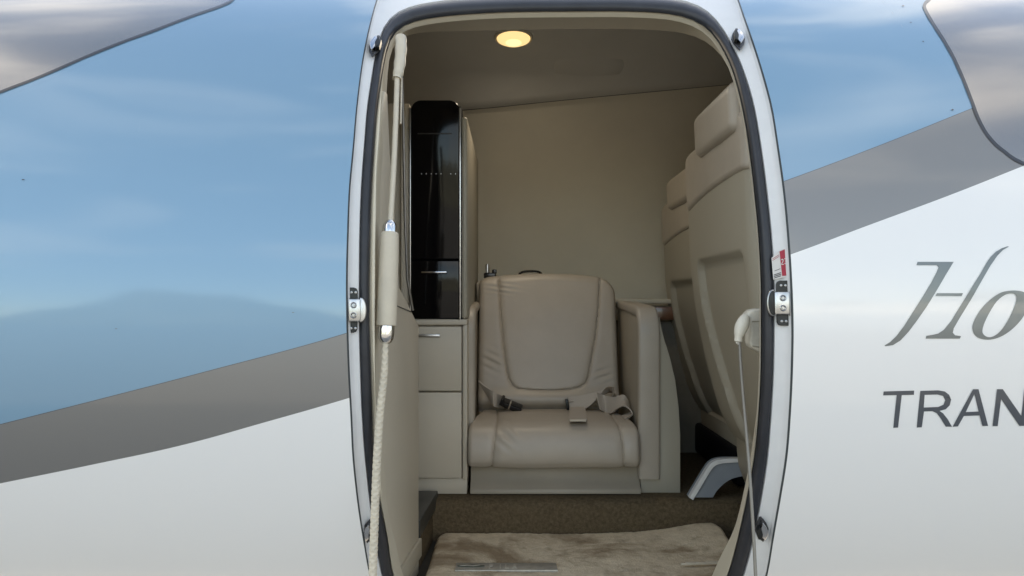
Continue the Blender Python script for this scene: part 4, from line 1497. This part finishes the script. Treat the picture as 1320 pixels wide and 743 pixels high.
def latch(px, py, sgn, w_plate, label):
    """sgn = +1: bolt points to the right"""
    mt = frame_at(px, py, R - 0.0145)
    bm = bmesh.new()
    hw = w_plate / 2
    r_ = 0.006
    pl = [(-hw, -0.036), (hw - r_, -0.036), (hw - r_ * 0.3, -0.036 + r_ * 0.3), (hw, -0.036 + r_), (hw, 0.036 - r_), (hw - r_ * 0.3, 0.036 - r_ * 0.3), (hw - r_, 0.036), (-hw, 0.036)]
    if sgn < 0: pl = [(-a, b) for a, b in reversed(pl)]
    prism(bm, pl, 'y', 0.0, 0.0035, 0.0008, 1, mt)
    o = from_bm('door_latch', bm, M['dark_metal'], plane)
    o['label'] = label
    # block
    bm = bmesh.new()
    if sgn > 0: xa, xb = -hw + 0.004, hw + 0.006
    else: xa, xb = -hw - 0.006, hw - 0.006
    bx(bm, (xa, 0.0035, -0.0185), (xb, 0.012, 0.0175), 0.0025, 2, mt)
    from_bm('latch_block', bm, M['steel'], o)
    bm = bmesh.new()
    if sgn > 0: xs_ = -hw + 0.0005
    else: xs_ = hw - 0.0055
    bx(bm, (xs_, 0.0036, -0.0205), (xs_ + 0.005, 0.0085, 0.0185), 0.0012, 2, mt)
    from_bm('hinge_knuckle', bm, M['screw'], o)
    # rounded bolt nose
    base = xb - 0.001 if sgn > 0 else xa + 0.001
    bm = bmesh.new()
    arc = [(base + sgn * 0.0095 * max(0.0, sin(pi * k / 14)) ** 0.8, -0.0195 * cos(pi * k / 14)) for k in range(15)]
    prism(bm, arc, 'y', 0.0015, 0.0085, 0.0015, 2, mt)
    from_bm('bolt_nose', bm, M['steel'] if sgn > 0 else M['dark_metal'], o)
    if sgn < 0:
        bm = bmesh.new()
        tube(bm, [mt @ Vector((a, 0.005, b)) for a, b in arc], 0.0022, 8)
        from_bm('nose_rim', bm, M['screw'], o)
    for zz in (-0.0085, 0.0075):
        bm = bmesh.new()
        mm = mt @ Matrix.Translation(((xa + xb) / 2 - sgn * 0.001, 0.0118, zz)) @ Matrix.Rotation(-pi / 2, 4, 'X')
        lathe(bm, [(0.0052, -0.001), (0.0052, 0.0012), (0.0042, 0.0018), (0.0034, 0.0012), (0.0028, 0.0002), (0.0014, 0.0002), (0.0014, 0.0012), (0, 0.0012)], mm, 18)
        from_bm('screw', bm, M['screw'], o)
    for zz in (-0.029, 0.028):
        for xx in (-0.0035 + (0.002 if sgn > 0 else -0.001), 0.0035 + (0.002 if sgn > 0 else -0.001)):
            bm = bmesh.new()
            mm = mt @ Matrix.Translation((xx, 0.0034, zz)) @ Matrix.Rotation(-pi / 2, 4, 'X')
            lathe(bm, [(0.0022, -0.001), (0.0022, 0.0006), (0.0012, 0.0011), (0, 0.0011)], mm, 12)
            from_bm('rivet', bm, M['screw'], o)
latch(454.5, 400, 1, 0.0165, 'latch plate with steel block on the left door frame')
latch(1010, 391, -1, 0.024, 'latch plate with steel block on the right door frame')

def catch(px, py, tilt, lean, label, w=0.0105, h=0.0185):
    mt = frame_at(px, py, R - 0.0138) @ Matrix.Rotation(radians(tilt), 4, 'Y')
    pl = [(0, -h), (w * 0.75, -h * 0.45), (w, 0), (w * 0.75, h * 0.45), (w * 0.15, h), (-w * 0.15, h), (-w * 0.75, h * 0.45), (-w, 0), (-w * 0.75, -h * 0.45)]
    bm = bmesh.new()
    prism(bm, pl, 'y', 0, 0.003, 0.001, 2, mt)
    o = from_bm('door_catch', bm, M['catch_base'], plane)
    o['label'] = label
    bm = bmesh.new()
    prism(bm, [(a * 0.62 + lean * 0.002, b * 0.66) for a, b in pl], 'y', 0.0028, 0.010, 0.002, 2, mt)
    from_bm('catch_hook', bm, M['chrome'], o)
    bm = bmesh.new()
    prism(bm, [(a * 0.35 - lean * 0.005, b * 0.5 - 0.001) for a, b in pl], 'y', 0.0028, 0.013, 0.001, 1, mt)
    from_bm('catch_slot', bm, M['dark_metal'], o)
    bm = bmesh.new()
    bx(bm, (-0.001 - lean * 0.008, 0.002, -h * 0.45), (0.003 - lean * 0.008, 0.012, h * 0.25), 0.001, 1, mt)
    from_bm('catch_tooth', bm, M['dark_metal'], o)
    for zz in (-h * 0.72, h * 0.72):
        bm = bmesh.new()
        mm = mt @ Matrix.Translation((0, 0.0028, zz)) @ Matrix.Rotation(-pi / 2, 4, 'X')
        lathe(bm, [(0.002, -0.001), (0.002, 0.0008), (0.0010, 0.0012), (0, 0.0012)], mm, 10)
        from_bm('screw', bm, M['dark_metal'], o)
catch(484, 61, 4, -1, 'chrome catch on the upper left door frame', 0.0115, 0.034)
catch(951, 52, 6, 1, 'chrome catch on the upper right door frame', 0.0125, 0.036)
catch(981.5, 682, -12, 1, 'chrome catch on the lower right door frame', 0.0115, 0.027)
catch(476, 684, 12, -1, 'chrome catch on the lower left door frame behind the cord', 0.0115, 0.027)
# small pins above the doorway
for px in (606, 698):
    mt = frame_at(px, 1.5, R - 0.026)
    bm = bmesh.new()
    bx(bm, (-0.003 if px < 650 else -0.010, 0, -0.003), (0.003 if px < 650 else 0.010, 0.008, 0.012), 0.0015, 2, mt)
    from_bm('drain_clip', bm, M['dark_metal'] if px < 650 else M['screw'], plane)

# ------------------------------------------------------------------ flat prints on the skin
def decal(name, outer, holes, m, rad, parent=None, step=4.0, label=None):
    """flat print bent over the skin: outline measured in frame units, cut into small pieces, laid on the cylinder"""
    loops = [outer] + holes
    vs = [Vector((a, b, 0)) for lp in loops for a, b in lp]
    tris = tessellate_polygon([[Vector((a, b, 0)) for a, b in lp] for lp in loops])
    bm = bmesh.new()
    bv = [bm.verts.new(v) for v in vs]
    for tr in tris:
        try: bm.faces.new([bv[i] for i in tr])
        except ValueError: pass
    for ax in (1, 0):
        lo, hi = min(v[ax] for v in vs), max(v[ax] for v in vs)
        st = step if ax == 1 else step * 6
        k = lo + st
        while k < hi:
            no = (0, 1, 0) if ax == 1 else (1, 0, 0)
            co = (0, k, 0) if ax == 1 else (k, 0, 0)
            bmesh.ops.bisect_plane(bm, geom=bm.verts[:] + bm.edges[:] + bm.faces[:], plane_co=co, plane_no=no)
            k += st
    nr = {}
    for v in bm.verts:
        x, th = cyl_hit(v.co.x, v.co.y, R)
        v.co = cyl_pt(x, th, rad)
    for f in bm.faces:
        f.normal_update()
        c = f.calc_center_median()
        if f.normal.dot(Vector((0, c.y - YC, c.z - Z0))) < 0: f.normal_flip()
    me = bpy.data.meshes.new(name)
    bm.to_mesh(me); bm.free()
    me.polygons.foreach_set('use_smooth', [True] * len(me.polygons))
    ns = [Vector((0, v.co.y - YC, v.co.z - Z0)).normalized() for v in me.vertices]
    me.normals_split_custom_set_from_vertices([tuple(q) for q in ns])
    o = link(name, me, m, parent)
    if label: o['label'] = label
    return o

zf = lambda pts: [(1120 + a / 2.75, 300 + b / 2.75) for a, b in pts]
LET = plane
decal('letter', zf([(172, 104), (300, 104), (272, 150), (240, 205), (205, 262), (170, 312), (140, 352), (112, 382), (85, 399), (57, 403), (55, 400), (75, 388), (98, 366), (125, 330), (155, 283), (190, 228), (220, 178), (240, 140), (246, 124), (240, 116), (168, 116)]), [], M['letter_grey'], R + 0.0006, LET, label='left stroke of the large grey italic H')
decal('letter', zf([(241, 215), (333, 215), (328, 225), (235, 225)]), [], M['letter_grey'], R + 0.0007, LET, label='thin crossbar of the large grey italic H')
decal('letter', zf([(496, 50), (475, 62), (455, 82), (430, 118), (400, 170), (360, 240), (320, 305), (300, 340), (297, 355), (305, 364), (326, 367), (322, 376), (201, 376), (203, 366), (228, 362), (245, 358), (265, 345), (290, 315), (330, 250), (395, 145), (415, 110), (430, 88), (450, 68), (470, 56), (490, 49)]), [], M['letter_grey'], R + 0.0006, LET, label='right stroke of the large grey italic H')
def smooth_loop(p, n): return [(q.x, q.y) for q in spline([(a, b, 0) for a, b in p], n, closed=True)]
o_out = smooth_loop([(500, 206), (470, 212), (440, 230), (405, 262), (380, 298), (367, 330), (370, 355), (385, 372), (410, 379), (440, 378), (475, 365), (510, 340), (540, 308), (560, 275), (570, 245), (565, 225), (548, 211), (525, 206)], 54)
o_in = smooth_loop([(505, 216), (520, 222), (522, 240), (510, 275), (490, 315), (465, 350), (440, 368), (420, 370), (405, 360), (402, 345), (410, 318), (428, 282), (452, 245), (480, 222)], 42)
decal('letter', zf(o_out), [zf(o_in)], M['letter_grey'], R + 0.0006, LET, label='large grey italic o beside the H')
decal('letter', zf([(52, 563), (160, 560), (159, 575), (116, 576), (103, 691), (86, 692), (98, 576), (50, 577)]), [], M['letter_dark'], R + 0.0006, LET, label='dark grey capital T')
decal('letter', zf([(182, 561), (245, 559), (268, 563), (284, 575), (291, 592), (286, 612), (272, 626), (250, 632), (262, 640), (278, 660), (294, 688), (272, 688), (255, 660), (240, 640), (225, 633), (195, 634), (187, 690), (169, 691)]), [zf([(197, 575), (243, 574), (262, 579), (270, 594), (264, 610), (245, 618), (194, 620)])], M['letter_dark'], R + 0.0006, LET, label='dark grey capital R')
decal('letter', zf([(296, 688), (369, 555), (388, 555), (422, 685), (402, 686), (392, 648), (336, 650), (315, 687)]), [zf([(343, 636), (388, 634), (377, 585), (373, 573)])], M['letter_dark'], R + 0.0006, LET, label='dark grey capital A')
decal('letter', zf([(438, 686), (454, 555), (474, 555), (540, 650), (551, 554), (568, 554), (552, 685), (533, 685), (468, 590), (456, 686)]), [], M['letter_dark'], R + 0.0006, LET, label='dark grey capital N')

def swoosh(edge, rest, width, label):
    e = [(q.x, q.y) for q in spline([(a, b, 0) for a, b in edge], 60)]
    decal('paint_swoosh', e + rest, [], M['swoosh'], R + 0.0005, plane, 5.0, label)
    up, lo = [], []
    for i, (a, b) in enumerate(e):
        p, q = e[max(i - 1, 0)], e[min(i + 1, len(e) - 1)]
        dx_, dy_ = q[0] - p[0], q[1] - p[1]
        L = sqrt(dx_ * dx_ + dy_ * dy_)
        nx, ny = -dy_ / L, dx_ / L
        up.append((a + nx * width / 2, b + ny * width / 2)); lo.append((a - nx * width / 2, b - ny * width / 2))
    decal('pinstripe', up + list(reversed(lo)), [], M['pinstripe'], R + 0.0009, plane, 5.0)
swoosh([(-160, 184), (0, 119.4), (50.5, 100), (134.5, 64), (200, 39.5), (242, 23.5), (275, 12), (289, 6.7), (299, 1), (305, -7), (306, -18), (300, -28)], [(200, -60), (-160, -60)], 3.2, 'silver painted swoosh at the upper left corner')
swoosh([(1225, -16), (1206, -7), (1197, 0.5), (1192, 6), (1192.5, 13), (1202, 30), (1216, 52), (1229, 75), (1242, 104), (1252.5, 131), (1260, 151), (1269, 169), (1280, 183), (1293, 194.5), (1320, 211.5), (1400, 240)], [(1450, 200), (1450, -40), (1300, -40)], 4.0, 'silver painted swoosh at the upper right corner')

# ------------------------------------------------------------------ inspection placard on the right door frame
def placard():
    t = thing('placard', 'small white and red sticker reading 23 on the right door frame', 'sticker', P(1006, 338, 1.25))
    mt = frame_at(1006.5, 340, R - 0.0148)
    s = 1.25 / F
    q = lambda px, py: ((px - 1006.5) * s, (340 - py) * s)
    def sheet(name, pts, m, y, par):
        bm = bmesh.new()
        prism(bm, [q(*p) for p in pts], 'y', y, y + 0.0004, 0, 1, mt)
        return from_bm(name, bm, m, par, smooth=False)
    base = sheet('sticker', [(994.5, 333), (1004.5, 323.5), (1013.4, 320.3), (1015.2, 357), (995.5, 361)], M['white_label'], 0.0014, t)
    red = sheet('red_field', [(1005.0, 324.5), (1012.6, 321.5), (1014.4, 355.5), (1007, 356.5)], M['red_label'], 0.0019, t)
    for a, b in (((995.5, 334), (1004.3, 328.5)), ((995.5, 336), (1004.3, 330.5))):
        sheet('ruled_line', [a, b, (b[0], b[1] + 0.7), (a[0], a[1] + 0.7)], M['red_ink'], 0.0018, base)
    sheet('ruled_line', [(997.5, 349.5), (1005, 346.6), (1005, 347.3), (997.5, 350.2)], M['ink'], 0.0018, base)
    for k in range(3):
        sheet('print_line', [(996.5, 354.5 + k * 2), (1005.5, 351.5 + k * 2), (1005.5, 352.6 + k * 2), (996.5, 355.6 + k * 2)], M['ink'], 0.0018, base)
    two = [(0, 1), (0.18, 1.15), (0.42, 1.15), (0.58, 1), (0.58, 0.75), (0.16, 0.16), (0.6, 0.16), (0.6, 0), (0, 0), (0, 0.14), (0.42, 0.76), (0.4, 0.96), (0.2, 0.96), (0.14, 0.86)]
    three = [(0, 0.98), (0.12, 1.15), (0.44, 1.15), (0.58, 1), (0.58, 0.72), (0.46, 0.6), (0.6, 0.46), (0.6, 0.14), (0.46, 0), (0.12, 0), (0, 0.16), (0.16, 0.24), (0.2, 0.15), (0.38, 0.15), (0.44, 0.24), (0.44, 0.42), (0.36, 0.52), (0.2, 0.52), (0.2, 0.66), (0.36, 0.66), (0.42, 0.74), (0.42, 0.92), (0.36, 1), (0.2, 1), (0.15, 0.9)]
    for gl, px, py in ((two, 1006.3, 342.0), (three, 1010.2, 341.0)):
        sheet('digit', [(px + u * 5.2, py - v * 6.6) for u, v in gl], M['white_label'], 0.0026, red)
placard()

# small chips and scratches in the paint
for (px, py, w, h) in ((30, 232, 5, 1.6), (1164, 8, 4, 1.6), (1174, 29.5, 3, 1.2), (1190, 54, 3, 1.2), (1227.5, 142, 4, 2), (378, 403, 4, 1.2), (150, 424, 4, 1.1)):
    pts = [(px + 0.5 * w * cos(2 * pi * k / 9) * (0.7 + 0.3 * random.random()), py + 0.5 * h * sin(2 * pi * k / 9) * (0.6 + 0.4 * random.random())) for k in range(9)]
    decal('paint_chip', pts, [], M['pinstripe'] if py < 300 else M['letter_grey'], R + 0.0008, plane, 2.0)
